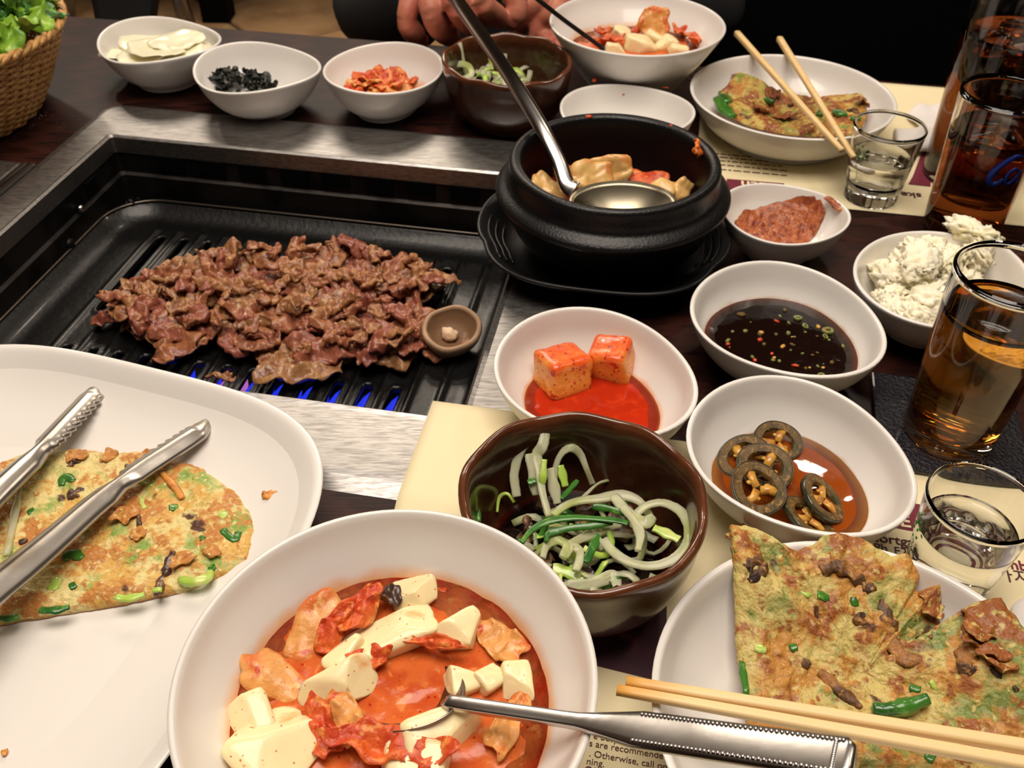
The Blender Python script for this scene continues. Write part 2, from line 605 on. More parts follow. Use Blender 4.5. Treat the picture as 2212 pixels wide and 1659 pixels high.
wicker = mat('wicker', (204, 156, 92), 0.5, layers=(('n', 160, .45, .65, (160, 108, 56)),), bump=(300, .3, .001))
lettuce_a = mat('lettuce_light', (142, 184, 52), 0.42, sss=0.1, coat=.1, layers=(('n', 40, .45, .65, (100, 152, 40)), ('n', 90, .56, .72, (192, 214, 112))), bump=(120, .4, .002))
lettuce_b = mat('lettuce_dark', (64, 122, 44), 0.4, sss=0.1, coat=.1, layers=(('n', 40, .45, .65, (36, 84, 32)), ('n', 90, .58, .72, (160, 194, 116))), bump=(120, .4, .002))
tile = mat('beige_floor_tile', (168, 134, 96), 0.5, layers=(('n', 5, .4, .65, (142, 108, 74)), ('n', 18, .55, .7, (180, 148, 108))))
grout = mat('dark_grout', (40, 28, 20), 0.8)
wallm = mat('brown_wall', (104, 76, 54), 0.7, layers=(('n', 3, .4, .6, (88, 62, 42)),))
ceilm = mat('dim_ceiling', (190, 172, 148), 0.9)
shadem = mat('lamp_shade', (30, 26, 24), 0.4, metal=.6)
flame_blue = mat('gas_flame_blue', (10, 12, 60), 0.9, emit=((34, 52, 230), 1.0))
flame_pink = mat('gas_flame_pink', (60, 20, 40), 0.9, emit=((190, 110, 190), 0.9))
coastm = mat('black_textured_coaster', (22, 22, 30), 0.18, coat=.5, bump=(420, .9, .003))
tissue = mat('white_tissue', (226, 220, 216), 0.85, bump=(60, .2, .002))

# ------------------------------------------------------------------ room shell
FZ = -0.75
X0, X1, Y0, Y1, ZC = -3.2, 3.2, -1.8, 5.2, 1.75


def struct(name, V, F, m):
    o = mesh_obj(name, V, F, m, smooth=False)
    o['kind'] = 'structure'
    return o


flo = struct('floor', *box(X0, X1, Y0, Y1, FZ - .1, FZ - .006), grout)
struct('ceiling', *box(X0, X1, Y0, Y1, ZC, ZC + .1), ceilm)
struct('wall_back', *box(X0, X1, Y1, Y1 + .1, FZ - .1, ZC), wallm)
struct('wall_front', *box(X0, X1, Y0 - .1, Y0, FZ - .1, ZC), wallm)
struct('wall_left', *box(X0 - .1, X0, Y0, Y1, FZ - .1, ZC), wallm)
struct('wall_right', *box(X1, X1 + .1, Y0, Y1, FZ - .1, ZC), wallm)
tv, tf = hexa([(-.205, -.205, 0), (.205, -.205, 0), (.205, .205, 0), (-.205, .205, 0)], [(-.201, -.201, .006), (.201, -.201, .006), (.201, .201, .006), (-.201, .201, .006)])
first = None
Rz = Matrix.Rotation(radians(38), 3, 'Z')
for i in range(-5, 6):
    for j in range(-5, 6):
        p = Rz @ Vector((i * .42, j * .42, 0)) + Vector((-.5, 2.9, FZ - .006))
        if not (X0 + .3 < p.x < X1 - .3 and 1.0 < p.y < Y1 - .3):
            continue
        if first is None:
            first = mesh_obj('tile', tv, tf, tile, flo, smooth=False)
            o = first
        else:
            o = first.copy()
            C.objects.link(o)
        o.location = p
        o.rotation_euler = (0, 0, radians(38))

# lamps (above the frame): a small metal shade over each pendant light
lamp_labels = ['dark pendant lamp above the drinks at the right', 'dark pendant lamp above the far edge of the grill', 'dark pendant lamp above the right end of the table', 'unseen pendant lamp added at the back left to brighten the steel']
for (p, e), lb in zip(PENDANTS, lamp_labels):
    t = thing('pendant_lamp', lb, 'lamp', p)
    V, F, A = lathe(smooth_prof([(.13, -.02), (.12, .03), (.07, .09), (.02, .11), (.018, .108), (.066, .084), (.115, .028), (.126, -.02), (.13, -.02)], 3), 40)
    mesh_obj('lamp_shade', V, F, shadem, t)
    V, F = sweep([(0, 0, .10), (0, 0, ZC - p[2])], .004, n=8)
    mesh_obj('cord', V, F, shadem, t)

# ------------------------------------------------------------------ table and built-in grill
PU0, PU1, PV0, PV1 = -.506, -.103, .404, .716     # grill pit opening in table coordinates
TU0, TU1, TV0, TV1 = -1.05, .72, .06, 1.004


def frame_mesh(o, i, z0, z1):
    """rectangular ring in table coords: o = outer (u0,u1,v0,v1), i = hole"""
    V = []
    for z in (z0, z1):
        for (a, b, c, d) in (o, i):
            V += [T(a, c, z), T(b, c, z), T(b, d, z), T(a, d, z)]
    F = []
    for k in range(4):
        j = (k + 1) % 4
        F += [(8 + k, 8 + j, 12 + j, 12 + k), (k, 4 + k, 4 + j, j), (k, j, 8 + j, 8 + k), (4 + k, 12 + k, 12 + j, 4 + j)]
    return V, F


table = thing('dining_table', 'long dark-stained wooden dining table with a grill set into it', 'table', T(-.16, .53, FZ))
tl = table.location.copy()
shift = lambda V, d=None: [Vector(v) - (d or tl) for v in V]
HOLE = (PU0 - .012, PU1 + .012, PV0 - .012, PV1 + .012)
V, F = frame_mesh((TU0, TU1, TV0, TV1), HOLE, -.04, 0)
bbox_bev(mesh_obj('tabletop', shift(V), F, wood, table, smooth=False), .004)
for (u, v) in ((TU0 + .1, TV0 + .1), (TU1 - .1, TV0 + .1), (TU0 + .1, TV1 - .2), (TU1 - .1, TV1 - .2)):
    c = T(u, v)
    V, F = box(-.035, .035, -.035, .035, FZ, -.04)
    o = mesh_obj('leg', [Matrix.Rotation(YAW, 3, 'Z') @ v + c - tl for v in V], F, wood, table, smooth=False)

grill = thing('table_grill', 'steel framed gas grill sunk into the dark table with a black grill plate', 'grill', T(-.30, .56, 0))
gl = grill.location.copy()
gs = lambda V: shift(V, gl)


def rrect(u0, u1, v0, v1, r, n=6):
    pts = []
    for (cu, cv, a0) in ((u1 - r, v1 - r, 0), (u0 + r, v1 - r, 90), (u0 + r, v0 + r, 180), (u1 - r, v0 + r, 270)):
        for k in range(n + 1):
            a = radians(a0 + 90 * k / n)
            pts.append((cu + r * cos(a), cv + r * sin(a)))
    return pts


def ring_mesh(loops):
    """stack of equal length closed loops (lists of vectors) bridged together"""
    V, F = [], []
    n = len(loops[0])
    for lp in loops:
        V += lp
    for k in range(len(loops) - 1):
        for i in range(n):
            j = (i + 1) % n
            F.append((k * n + i, k * n + j, (k + 1) * n + j, (k + 1) * n + i))
    return V, F


def loop(u0, u1, v0, v1, r, z):
    return [T(a, b, z) for a, b in rrect(u0, u1, v0, v1, r)]


# steel frame: sloped outer lip, flat top, small rolled inner edge
FU0, FU1, FV0, FV1 = -.538, -.062, .350, .778
V, F = ring_mesh([loop(FU0 - .010, FU1 + .010, FV0 - .012, FV1 + .010, .018, .0002),
                  loop(FU0 - .002, FU1 + .002, FV0 - .002, FV1 + .002, .015, .0046),
                  loop(FU0 + .002, FU1 - .002, FV0 + .002, FV1 - .002, .014, .0054),
                  loop(PU0 - .004, PU1 + .004, PV0 - .004, PV1 + .004, .004, .0054),
                  loop(PU0 - .001, PU1 + .001, PV0 - .001, PV1 + .001, .003, .0066),
                  loop(PU0 + .001, PU1 - .001, PV0 + .001, PV1 - .001, .003, .0050),
                  loop(PU0 + .001, PU1 - .001, PV0 + .001, PV1 - .001, .003, -.010)])
o = mesh_obj('steel_frame', gs(V), F, steel, grill, smooth=False)
# pit: dark walls and floor
V, F = ring_mesh([loop(PU0, PU1, PV0, PV1, .004, -.004), loop(PU0, PU1, PV0, PV1, .004, -.030), loop(PU0 + .003, PU1 - .003, PV0 + .003, PV1 - .003, .004, -.032),
                  loop(PU0 + .003, PU1 - .003, PV0 + .003, PV1 - .003, .004, -.13)])
n = 28
F.append(tuple(range(3 * n, 4 * n)))
mesh_obj('pit_wall', gs(V), F, darksteel, grill, smooth=False)
# vent openings along the back wall and the left wall
for k in range(9):
    u = PU0 + .055 + k * .040
    V, F = box(-.013, .013, -.0012, .0012, -.024, -.010)
    mesh_obj('vent_slot', [Matrix.Rotation(YAW, 3, 'Z') @ q + T(u, PV1 - .0008) - gl for q in V], F, blackvinyl, grill, smooth=False)
for (v, z0, z1) in ((PV0 + .10, -.02, -.010), (PV1 - .05, -.024, -.013)):
    V, F = box(-.0012, .0012, -.008, .008, z0, z1)
    mesh_obj('vent_slot', [Matrix.Rotation(YAW, 3, 'Z') @ q + T(PU0 + .001, v) - gl for q in V], F, blackvinyl, grill, smooth=False)
for (v, z, s, m) in ((.640, -.027, .0034, chrome), (.612, -.046, .0052, darksteel)):
    V, F = chunk(.003, s, s, 2, 0, 1, 1, 2)
    c = T(PU0 + .003, v, z)
    mesh_obj('bolt', [Matrix.Rotation(YAW, 3, 'Z') @ q + c - gl for q in V], F, m, grill)

# grill plate with slots: heights sampled on a fine grid, slot cells left open
GU0, GU1, GV0, GV1 = -.503, -.108, .408, .703
ZP = -.062
NU, NV = 240, 120
SLOT0, SLOTD, SLOTW = -.4434, .02235, .0078
rows_v = ((.414, .499), (.545, .660))


def slot_d(u, v):
    k = round((u - SLOT0) / SLOTD)
    best = 1.0
    if 0 <= k <= 12:
        du = u - (SLOT0 + k * SLOTD)
        for (a, b) in rows_v:
            dv = max(a + SLOTW / 2 - v, 0, v - (b - SLOTW / 2))
            best = min(best, hypot(du, dv) - SLOTW / 2)
    return best


V, F, idx = [], [], {}
for j in range(NV + 1):
    for i in range(NU + 1):
        u = GU0 + (GU1 - GU0) * i / NU
        v = GV0 + (GV1 - GV0) * j / NV
        # corner rounding
        cu, cv, rc = max(GU0 + .045 - u, 0, u - GU1 + .045), max(GV0 + .045 - v, 0, v - GV1 + .045), .045
        hyp = hypot(cu, cv)
        if hyp > rc:
            f = rc / hyp
            u = (GU0 + .045 - cu * f) if u < GU0 + .045 else (GU1 - .045 + cu * f if u > GU1 - .045 else u)
            v = (GV0 + .045 - cv * f) if v < GV0 + .045 else (GV1 - .045 + cv * f if v > GV1 - .045 else v)
            hyp = rc
        e = min(u - GU0, GU1 - u, v - GV0, GV1 - v)
        if cu > 0 and cv > 0:
            e = rc - hyp
        z = ZP
        if e < .022:
            t = 1 - e / .022
            z += .012 * t * t
        d = slot_d(u, v)
        if d < .0026 and e > .004:
            z += .0022 * max(0, 1 - abs(d - .0012) / .0016)
        # ridge between the slots
        kk = ((u - SLOT0) / SLOTD + .5) % 1.0
        if .408 < v < .672 and -.46 < u < -.118:
            z += .0024 * max(0, 1 - abs(kk - .0) / .16) + .0024 * max(0, 1 - abs(kk - 1.0) / .16)
        idx[i, j] = len(V)
        V.append(T(u, v, z))
for j in range(NV):
    for i in range(NU):
        u = GU0 + (GU1 - GU0) * (i + .5) / NU
        v = GV0 + (GV1 - GV0) * (j + .5) / NV
        if slot_d(u, v) < 0:
            continue
        F.append((idx[i, j], idx[i + 1, j], idx[i + 1, j + 1], idx[i, j + 1]))
o = mesh_obj('grill_plate', gs(V), F, grillblack, grill)
md = o.modifiers.new('thick', 'SOLIDIFY')
md.thickness = .005
md.offset = -1
# bright worn rim of the plate
pts = [T(a, b, ZP + .0125) for a, b in rrect(GU0 + .001, GU1 - .001, GV0 + .001, GV1 - .001, .044, 10)]
V, F = sweep(pts + [pts[0]], .0013, n=8)
mesh_obj('plate_rim', gs(V), F, mat('worn_rim', (96, 88, 80), .3, metal=.9), grill)
# burner under the front slots with its row of flames
V, F = sweep([T(-.47, .452, -.105), T(-.12, .452, -.105)], .018, .008, n=12)
burner = mesh_obj('burner', gs(V), F, darksteel, grill)
for k in range(4, 13):
    u = SLOT0 + SLOTD * k
    pf = smooth_prof([(.0, 0), (.0112, .002), (.0116, .008), (.0100, .014), (.0060, .019), (0, .021)], 3)
    V, F, A = lathe(pf, 14)
    for v in V:
        v.y *= 4.0
    m = flame_pink if k == 6 else flame_blue
    c = T(u, .468, -.0905)
    mesh_obj('flame', [Matrix.Rotation(YAW, 3, 'Z') @ v + c - gl for v in V], F, m, burner)

# second steel panel to the left of the grill
tr = thing('steel_side_panel', 'flat stainless panel with rolled edge left of the grill frame', 'panel', T(-.64, .55, 0))
sh = lambda V: shift(V, tr.location)
V, F = ring_mesh([loop(-.74, -.556, .42, .655, .004, .0005), loop(-.74, -.556, .42, .655, .004, .0045), loop(-.737, -.559, .423, .652, .003, .0055)])
F.append(tuple(range(2 * 28, 3 * 28)))
mesh_obj('panel', sh(V), F, steel, tr, smooth=False)
for u in (-.554, -.546):
    V, F = sweep([T(u, .42, .004), T(u, .654, .004)], .0022, .003, n=10)
    mesh_obj('rolled_edge', sh(V), F, chrome, tr)

# ------------------------------------------------------------------ meat on the grill
meat_var = []
meat_mats = [meatm, mat('grilled_beef_red', (148, 84, 62), 0.36, coat=.25, layers=(('n', 60, .45, .6, (120, 60, 46)), ('n', 120, .55, .68, (166, 110, 76)), ('n', 280, .34, .26, (84, 40, 30))), bump=(300, .55, .002)), meatf,
             mat('grilled_beef_tan', (164, 112, 70), 0.38, coat=.2, layers=(('n', 70, .45, .6, (128, 76, 48)), ('n', 160, .56, .68, (192, 148, 100)), ('n', 280, .34, .26, (96, 54, 36))), bump=(300, .55, .002))]
for k in range(12):
    if k < 6:
        L, W = rnd(k + 50).uniform(.040, .062), rnd(k + 70).uniform(.024, .036)
    else:
        L, W = rnd(k + 50).uniform(.020, .034), rnd(k + 70).uniform(.010, .016)
    V, F = crumple(L, W, .0040, .0050, 74, k * 13 + 2, 28, 20, curl=-.06 if k < 6 else .05 * (1 if k % 2 else -1.8), edge=.28, fold=.5 * (k % 3) / 2)
    me = mesh_obj('beef_slice', V, F, meat_mats[(0, 1, 3, 0, 2, 1, 0, 3, 1, 2, 0, 3)[k]])
    meat_var.append(me)
R = rnd(7)
MEATLAB = 'thin browned beef slice crumpled among the others in the heap on the grill plate'
# outline of the pile in table coordinates
pile = [(-.432, .525), (-.425, .565), (-.402, .610), (-.375, .632), (-.335, .634), (-.30, .640), (-.262, .650), (-.235, .655), (-.205, .652), (-.178, .634), (-.163, .612),
        (-.175, .592), (-.168, .565), (-.155, .552), (-.158, .520), (-.185, .508), (-.21, .512), (-.235, .492), (-.262, .488), (-.29, .500), (-.32, .512), (-.345, .508), (-.375, .492), (-.40, .505)]


def inside(u, v, poly):
    c = False
    n = len(poly)
    for i in range(n):
        (a, b), (d, e) = poly[i], poly[i - 1]
        if (b > v) != (e > v) and u < (d - a) * (v - b) / (e - b) + a:
            c = not c
    return c


placed = []
tries = 0
while len(placed) < 200 and tries < 9000:
    tries += 1
    u, v = R.uniform(-.43, -.155), R.uniform(.485, .655)
    du, dv = u + .295, v - .57
    if not inside(u + du * .07, v + dv * .12, pile):
        continue
    near = sum(1 for (a, b) in placed if hypot(a - u, b - v) < .022)
    if near > (3 if len(placed) < 90 else 8):
        continue
    placed.append((u, v))
first_used = set()
for q, (u, v) in enumerate(placed):
    k = q % 6 if q < 90 else 6 + q % 6
    near = min(4, sum(1 for (a, b) in placed[:min(q, 90)] if hypot(a - u, b - v) < .022))
    if q >= 90:
        near = near * .8 + 1.1
    loc = T(u, v, ZP + .0062 + .0040 * near)
    rot = (R.uniform(-.28, .28), R.uniform(-.28, .28), R.uniform(0, 6.28)) if q < 90 else (R.uniform(-.6, .6), R.uniform(-.6, .6), R.uniform(0, 6.28))
    s = R.uniform(.60, .95) if q < 90 else R.uniform(.7, 1.1)
    if k not in first_used:
        first_used.add(k)
        o = place(meat_var[k], loc, rot, s)
    else:
        o = dup(meat_var[k], loc, rot, s)
    tag(o, MEATLAB, 'meat', 'beef slices on the grill plate')
# a few set out on their own
specials = [((650, 805), .066, .036, 301, 'broad wet beef slice hanging out of the heap toward the front slots', meatf, 0.3), ((385, 758), .05, .03, 302, 'beef slice at the front left edge of the heap next to the plate', meatm, 1.0),
            ((835, 740), .05, .036, 303, 'pinkish beef slice at the front right of the heap near the mushroom', meatm, -.4), ((480, 828), .018, .009, 304, 'small browned beef scrap on the front slots beside the white plate', meatf, .2),
            ((660, 572), .056, .026, 305, 'reddish beef slice at the back edge of the heap', meatm, .4), ((865, 590), .016, .010, 306, 'tiny pale beef scrap behind the heap on the grill plate', meatf, 0)]
for (px, L, W, sd, lb, m, rz) in specials:
    V, F = crumple(L, W, .0028, .008, 58, sd, 24, 15, curl=.02, edge=.35, fold=.4)
    o = mesh_obj('beef_slice', V, F, m)
    place(o, at(px[0], px[1], ZP + .007), (R.uniform(-.1, .1), R.uniform(-.1, .1), rz))
    tag(o, lb, 'meat')

# mushroom lying cup side up
mu = thing('mushroom', 'brown mushroom cap lying gills up on the grill plate right of the beef', 'mushroom', at(975, 742, ZP + .003))
V, F, A = lathe(smooth_prof([(0, 0), (.010, .001), (.018, .007), (.0225, .016), (.0222, .0215), (.0195, .0225), (.017, .018), (.012, .0125), (.006, .0105), (0, .010)], 4), 176,
                rf=lambda t, z: 1 + .05 * sin(2 * t + .5) + .02 * sin(3 * t + 1), zf=lambda t, r, z: (.0010 * sin(2 * t) + .0007 * sin(5 * t + 1)) * (r / .02) ** 2 + .00022 * sin(44 * t) * (1 if z < .021 and .006 < r < .019 else 0), inner_from=22)
o = mesh_obj('cap', V, F, mushm, mu, attrs={'inn': A})
mu.rotation_euler = (radians(16), radians(3), 0)
V, F = chunk(.0062, .0055, .005, 2.4, .3, 1.6, 5, 3)
mesh_obj('stem_stub', [v + Vector((-.001, -.001, .0135)) for v in V], F, mushstem, mu)

# ------------------------------------------------------------------ placemats
def placemat(label, u0, u1, v0, v1, m, raised):
    nu, nv = 60, 40
    V, F = [], []
    for j in range(nv + 1):
        for i in range(nu + 1):
            u, v = u0 + (u1 - u0) * i / nu, v0 + (v1 - v0) * j / nv
            z = .0010
            if raised:
                du, dv = max(u - (FU1 + .010), 0), max(FV0 - .012 - v, 0)
                t = max(0, 1 - hypot(du, dv) / .022)
                z += .0064 * t * t * (3 - 2 * t)
            V.append(T(u, v, z))
    for j in range(nv):
        for i in range(nu):
            a = j * (nu + 1) + i
            F.append((a, a + 1, a + nu + 2, a + nu + 1))
    t = thing('placemat', label, 'placemat', T((u0 + u1) / 2, (v0 + v1) / 2, 0))
    o = mesh_obj('sheet', shift(V, t.location), F, m, t)
    md = o.modifiers.new('thick', 'SOLIDIFY')
    md.thickness = .0004
    return t


def words(text, size, pos, rz, m, parent, bold=False, name='printed_text', sx=1.0):
    cu = bpy.data.curves.new('text', 'FONT')
    cu.body = text
    cu.size = size
    cu.extrude = .00003
    if bold:
        cu.offset = size * .018
    o = bpy.data.objects.new('text', cu)
    C.objects.link(o)
    bpy.context.view_layer.update()
    me = bpy.data.meshes.new_from_object(o)
    bpy.data.objects.remove(o)
    me.materials.clear()
    me.materials.append(m)
    q = bpy.data.objects.new(name, me)
    C.objects.link(q)
    q.parent = parent
    q.location = Vector(pos) - parent.location
    q.rotation_euler = (0, 0, rz)
    q.scale = (sx, 1, 1)
    return q


def patch(name, pts, z, m, parent, zs=None):
    V = [Vector((p.x, p.y, z)) - parent.location for p in pts]
    return mesh_obj(name, V, [tuple(range(len(V)))], m, parent, smooth=False)


matN = placemat('cream paper placemat printed with advertisements under the near bowls and plate', -.124, .300, .112, .4165, paper, True)
matF = placemat('cream paper placemat printed upside down at the far right under the stew bowl', .030, .50, .722, .995, paper, False)
ZT = .0014
W1 = at(1858, 1183, ZT)
words('Mortga', .0088, at(1872, 1166, ZT), YAW, printbrown, matN, True)
words('u', .0088, at(1851, 1162, ZT), YAW, printbrown, matN, True)
words('F2', .0075, at(1932, 1196, ZT), YAW, printbrown, matN)
words('Ph', .0075, at(1888, 1188, ZT), YAW, printbrown, matN)
words('ambo', .0092, at(2156, 1224, ZT), YAW, maroon, matN, True)
words('가지산', .0105, at(2150, 1250, ZT), YAW, printbrown, matN)
lines = [('e busy mid', (1281, 1595), printbrown, False), ('s are recommended', (1272, 1611), printbrown, False), ('. Otherwise, call on the', (1272, 1633), printbrown, False), ('ning.', (1266, 1650), printbrown, False), ('CARDS', (1262, 1668), maroon, True)]
for (s, p, m, b) in lines:
    words(s, .0044, at(p[0], p[1], ZT), YAW, m, matN, b)
patch('heading_band', [at(x, y, ZT) for x, y in ((1905, 1134), (1972, 1147), (1990, 1090), (1950, 1082))], ZT, maroon, matN)
words('E', .0125, at(1944, 1136, ZT + .0003), YAW, paper, matN, True, 'heading_letter')
patch('photo_print', [at(x, y, ZT) for x, y in ((1235, 1345), (1235, 1425), (1440, 1475), (1440, 1290))], ZT, plum, matN)
# purple rings added under the near shot glass for the swirl seen through it
for rr in (.0115, .0165):
    V, F = sweep([Vector((.2265 + rr * cos(a * pi / 12), .2985 + rr * sin(a * pi / 12), ZT)) for a in range(25)], .0013, .0001, n=6)
    mesh_obj('ring_print', shift(V, matN.location), F, maroon, matN)
# far placemat: upside down lettering and lines
patch('heading_band', [at(x, y, ZT) for x, y in ((1570, 386), (1568, 413), (1692, 424), (1694, 396))], ZT, maroon, matF)
words('mach', .017, at(1691, 399, ZT + .0003), YAW + pi, paper, matF, True, 'heading_letter')
for k, (x, y, L) in enumerate(((1700, 380, .060), (1700, 370, .074), (1690, 360, .070), (1660, 350, .06), (1640, 341, .05))):
    p0, d0, parts, rr = at(x, y, ZT), 0.0, [], rnd(k + 5)
    while d0 < L:                                 # blurred small print: a row of short word-length strokes
        ln = rr.uniform(.0025, .0075)
        q0, q1 = p0 - EA * d0, p0 - EA * min(L, d0 + ln)
        parts.append(([q0, q1, q1 + EB * .0017, q0 + EB * .0017], [(0, 1, 2, 3)]))
        d0 += ln + .0016
    V, F = join(parts)
    mesh_obj('printed_line', shift(V, matF.location), F, printbrown, matF, smooth=False)
words('ske', .013, at(1990, 418, ZT), YAW + pi, printbrown, matF, True)
patch('heading_band', [at(x, y, ZT) for x, y in ((1972, 380), (1962, 398), (2010, 403), (2018, 330), (1992, 327))], ZT, maroon, matF)
for (x, y) in ((1480, 230), (1510, 195), (1495, 165)):
    V, F = sweep([at(x, y, ZT) + Vector((.007 * cos(a * pi / 8), .007 * sin(a * pi / 8), 0)) for a in range(17)], .0008, .0001, n=6)
    mesh_obj('ring_print', shift(V, matF.location), F, printbrown, matF)

# ------------------------------------------------------------------ dishes
OVAL = [(0, 0), (.48, 0), (.51, .05), (.55, .11), (.74, .30), (.90, .60), (.975, .86), (1.0, .97), (.99, 1.0), (.955, .99), (.925, .86), (.86, .60), (.69, .31), (.50, .16), (.25, .12), (0, .115)]
PLATE = [(0, 0), (.58, 0), (.60, .06), (.64, .12), (.80, .32), (.93, .66), (.985, .92), (1.0, .98), (.992, 1.0), (.965, .99), (.94, .86), (.89, .62), (.77, .36), (.62, .20), (.3, .15), (0, .14)]
STEW = [(0, 0), (.42, 0), (.445, .06), (.49, .15), (.645, .37), (.825, .66), (.945, .87), (.998, .975), (.997, 1.0), (.97, .995), (.915, .87), (.775, .67), (.59, .40), (.42, .21), (.22, .145), (0, .135)]
ONGGI = [(0, 0), (.60, 0), (.66, .06), (.85, .28), (.95, .56), (.975, .80), (1.0, .95), (.985, 1.0), (.935, .995), (.895, .87), (.87, .56), (.76, .25), (.5, .125), (0, .11)]
INNER = {id(OVAL): 9, id(PLATE): 9, id(STEW): 9, id(ONGGI): 8}


class Dish:
    def __init__(s, name, label, c, a, b, ang, h, prof, m, lobes=.0, wave=.0, cat='bowl', scallop=0, group=None, z0=0.001, stain=None, n=72):
        s.c, s.a, s.b, s.h, s.z0 = Vector((c[0], c[1], z0)), a, b, h, z0
        ang = radians(ang)

        def rf(t, z=0):
            d = t - ang
            r = 1 / sqrt(cos(d) ** 2 + (a / b) ** 2 * sin(d) ** 2)
            return r * (1 + lobes * cos(3 * d)) * (1 + .012 * (scallop and sin(scallop * t) * max(0, z / h - .6)))
        s.rf = rf
        zf = lambda t, r, z: (wave * cos(2 * (t - ang) + .6) + (.0010 * sin(9 * t) if scallop else 0)) * (z / h) ** 2
        s.zf = zf
        P = [(r * a, z * h) for r, z in smooth_prof(prof, 3)]
        k = INNER[id(prof)] * 3
        s.inner = P[k:]
        V, F, A = lathe(P, n, rf, zf, k)
        s.t = thing(name, label, cat, s.c, 0, group)
        at_ = {'inn': A, 'ht': [v.z / h for v in V]}
        if stain:
            zl, hh = stain
            at_['stain'] = [A[i] * max(0, min(1, 1 - (V[i].z - zl) / hh)) for i in range(len(V))]
        s.o = mesh_obj('body', V, F, m, s.t, attrs=at_)

    def rin(s, z):                                # inner radius along the major axis at local height z
        for (r0, z0), (r1, z1) in zip(s.inner, s.inner[1:]):
            if z1 <= z <= z0:
                return r1 + (r0 - r1) * (z - z1) / max(z0 - z1, 1e-9)
        return s.inner[-2][0]

    def floor(s, x, y):                           # inner surface height below world point x,y
        d = Vector((x - s.c.x, y - s.c.y, 0))
        r = d.length / s.rf(atan2(d.y, d.x), .5 * s.h)
        for (r0, z0), (r1, z1) in zip(s.inner, s.inner[1:]):
            if r1 <= r <= r0:
                return s.z0 + z1 + (z0 - z1) * (r - r1) / max(r0 - r1, 1e-9)
        return s.z0 + (s.inner[-1][1] if r < .01 else s.h)


def liquid(name, label, cat, dish, z, m, seed=0, amp=.0003, freq=120, over=1.012, kind='stuff', nr=30, ns=90, rough_edge=0.0):
    R = dish.rin(z) * over
    V, F, A = [Vector((0, 0, 0))], [], [0.0]
    for r in range(1, nr + 1):
        t = (r / nr) ** .8
        for i in range(ns):
            th = 2 * pi * i / ns
            k = 1 + rough_edge * fbm((cos(th) * 2, sin(th) * 2, 0), 1.3, seed) * t ** 2
            q = R * dish.rf(th, z) * t * k
            x, y = q * cos(th), q * sin(th)
            V.append(Vector((x, y, amp * fbm((x, y, 0), freq, seed, 3) + (.0007 * max(0, (t - .93) / .07) ** 2))))
            A.append(t)
    for i in range(ns):
        F.append((0, 1 + i, 1 + (i + 1) % ns))
    for r in range(nr - 1):
        for i in range(ns):
            a, b = 1 + r * ns + i, 1 + r * ns + (i + 1) % ns
            F.append((a, a + ns, b + ns, b))
    # underside so that the liquid is a real body
    k0 = len(V)
    V.append(Vector((0, 0, -min(.004, z * .3))))
    A.append(0)
    base = 1 + (nr - 1) * ns
    for i in range(ns):
        F.append((base + (i + 1) % ns, base + i, k0))
    o = mesh_obj(name, V, F, m, attrs={'rim': A}, loc=dish.c + Vector((0, 0, z)))
    return tag(o, label, cat, kind=kind)


def stained(name, col, thr=(.55, 1.05)):
    return mat(name, (226, 222, 216), 0.28, coat=0.3, layers=(('stain', 90, thr[0], thr[1], col, .55),), bump=(60, .05, .001))


st_orange = stained('white_melamine_broth_stain', (226, 168, 112), (.7, 1.3))
st_red = stained('white_melamine_red_stain', (224, 160, 116), (.8, 1.3))
st_brown = stained('white_melamine_soy_stain', (190, 140, 92), (.8, 1.35))

SB = 'side_dish_bowl'
G1 = 'white melamine side dish bowls'
kkak = Dish(SB, 'white oval bowl with two radish kimchi cubes, just behind the near brown bowl', (.0496, .4221), .0640, .0567, -48, .042, OVAL, st_red, .02, .0016, group=G1, stain=(.0125, .006))
soyb = Dish(SB, 'white oval bowl filled with dark soy dipping sauce', (.1764, .477), .0632, .0590, -56, .042, OVAL, st_brown, .025, .0016, group=G1, stain=(.0195, .005))
jalb = Dish(SB, 'white oval bowl with pickled pepper slices in amber sauce', (.1566, .356), .0632, .0570, -54, .042, OVAL, st_brown, .025, .0016, group=G1, stain=(.0135, .004))
radb = Dish(SB, 'white oval bowl of pale radish slices, leftmost of the back row', (-.3613, .9289), .0660, .0575, 142, .042, OVAL, white, .03, .0030, group=G1)
seab = Dish(SB, 'white oval bowl with black seaweed, second in the back row', (-.2484, .8633), .0640, .0580, 139, .042, OVAL, white, .03, .0026, group=G1)
kimb = Dish(SB, 'white oval bowl of red cabbage kimchi, left of the far brown bowl', (-.1276, .8662), .0622, .0575, -98, .042, OVAL, st_red, .03, .0026, group=G1, stain=(.012, .012))
ssab = Dish(SB, 'small white bowl of red bean paste right of the stone pot', (.2056, .6172), .0482, .0450, 0, .036, OVAL, white, .02, .0012, group=G1)
potb = Dish(SB, 'white bowl heaped with pale potato salad behind the nearest beer glass', (.2927, .5267), .0640, .0560, -143, .040, OVAL, white, .02, .0012, group=G1)
empb = Dish(SB, 'nearly empty white bowl with sauce smears behind the stone pot', (.0985, .779), .0600, .0565, 0, .042, OVAL, white, .02, .0010, group=G1)
onN = Dish('earthenware_bowl', 'near glossy brown earthenware bowl of onion and scallion shreds', (.0350, .3026), .0612, .0585, 153, .064, ONGGI, brown_glaze, .006, 0, scallop=7, group='brown earthenware bowls')
onF = Dish('earthenware_bowl', 'far dark brown earthenware bowl with wavy rim behind the ladle', (-.0077, .8477), .0640, .0600, -58, .060, ONGGI, brown_glaze, .006, 0, scallop=7, group='brown earthenware bowls')
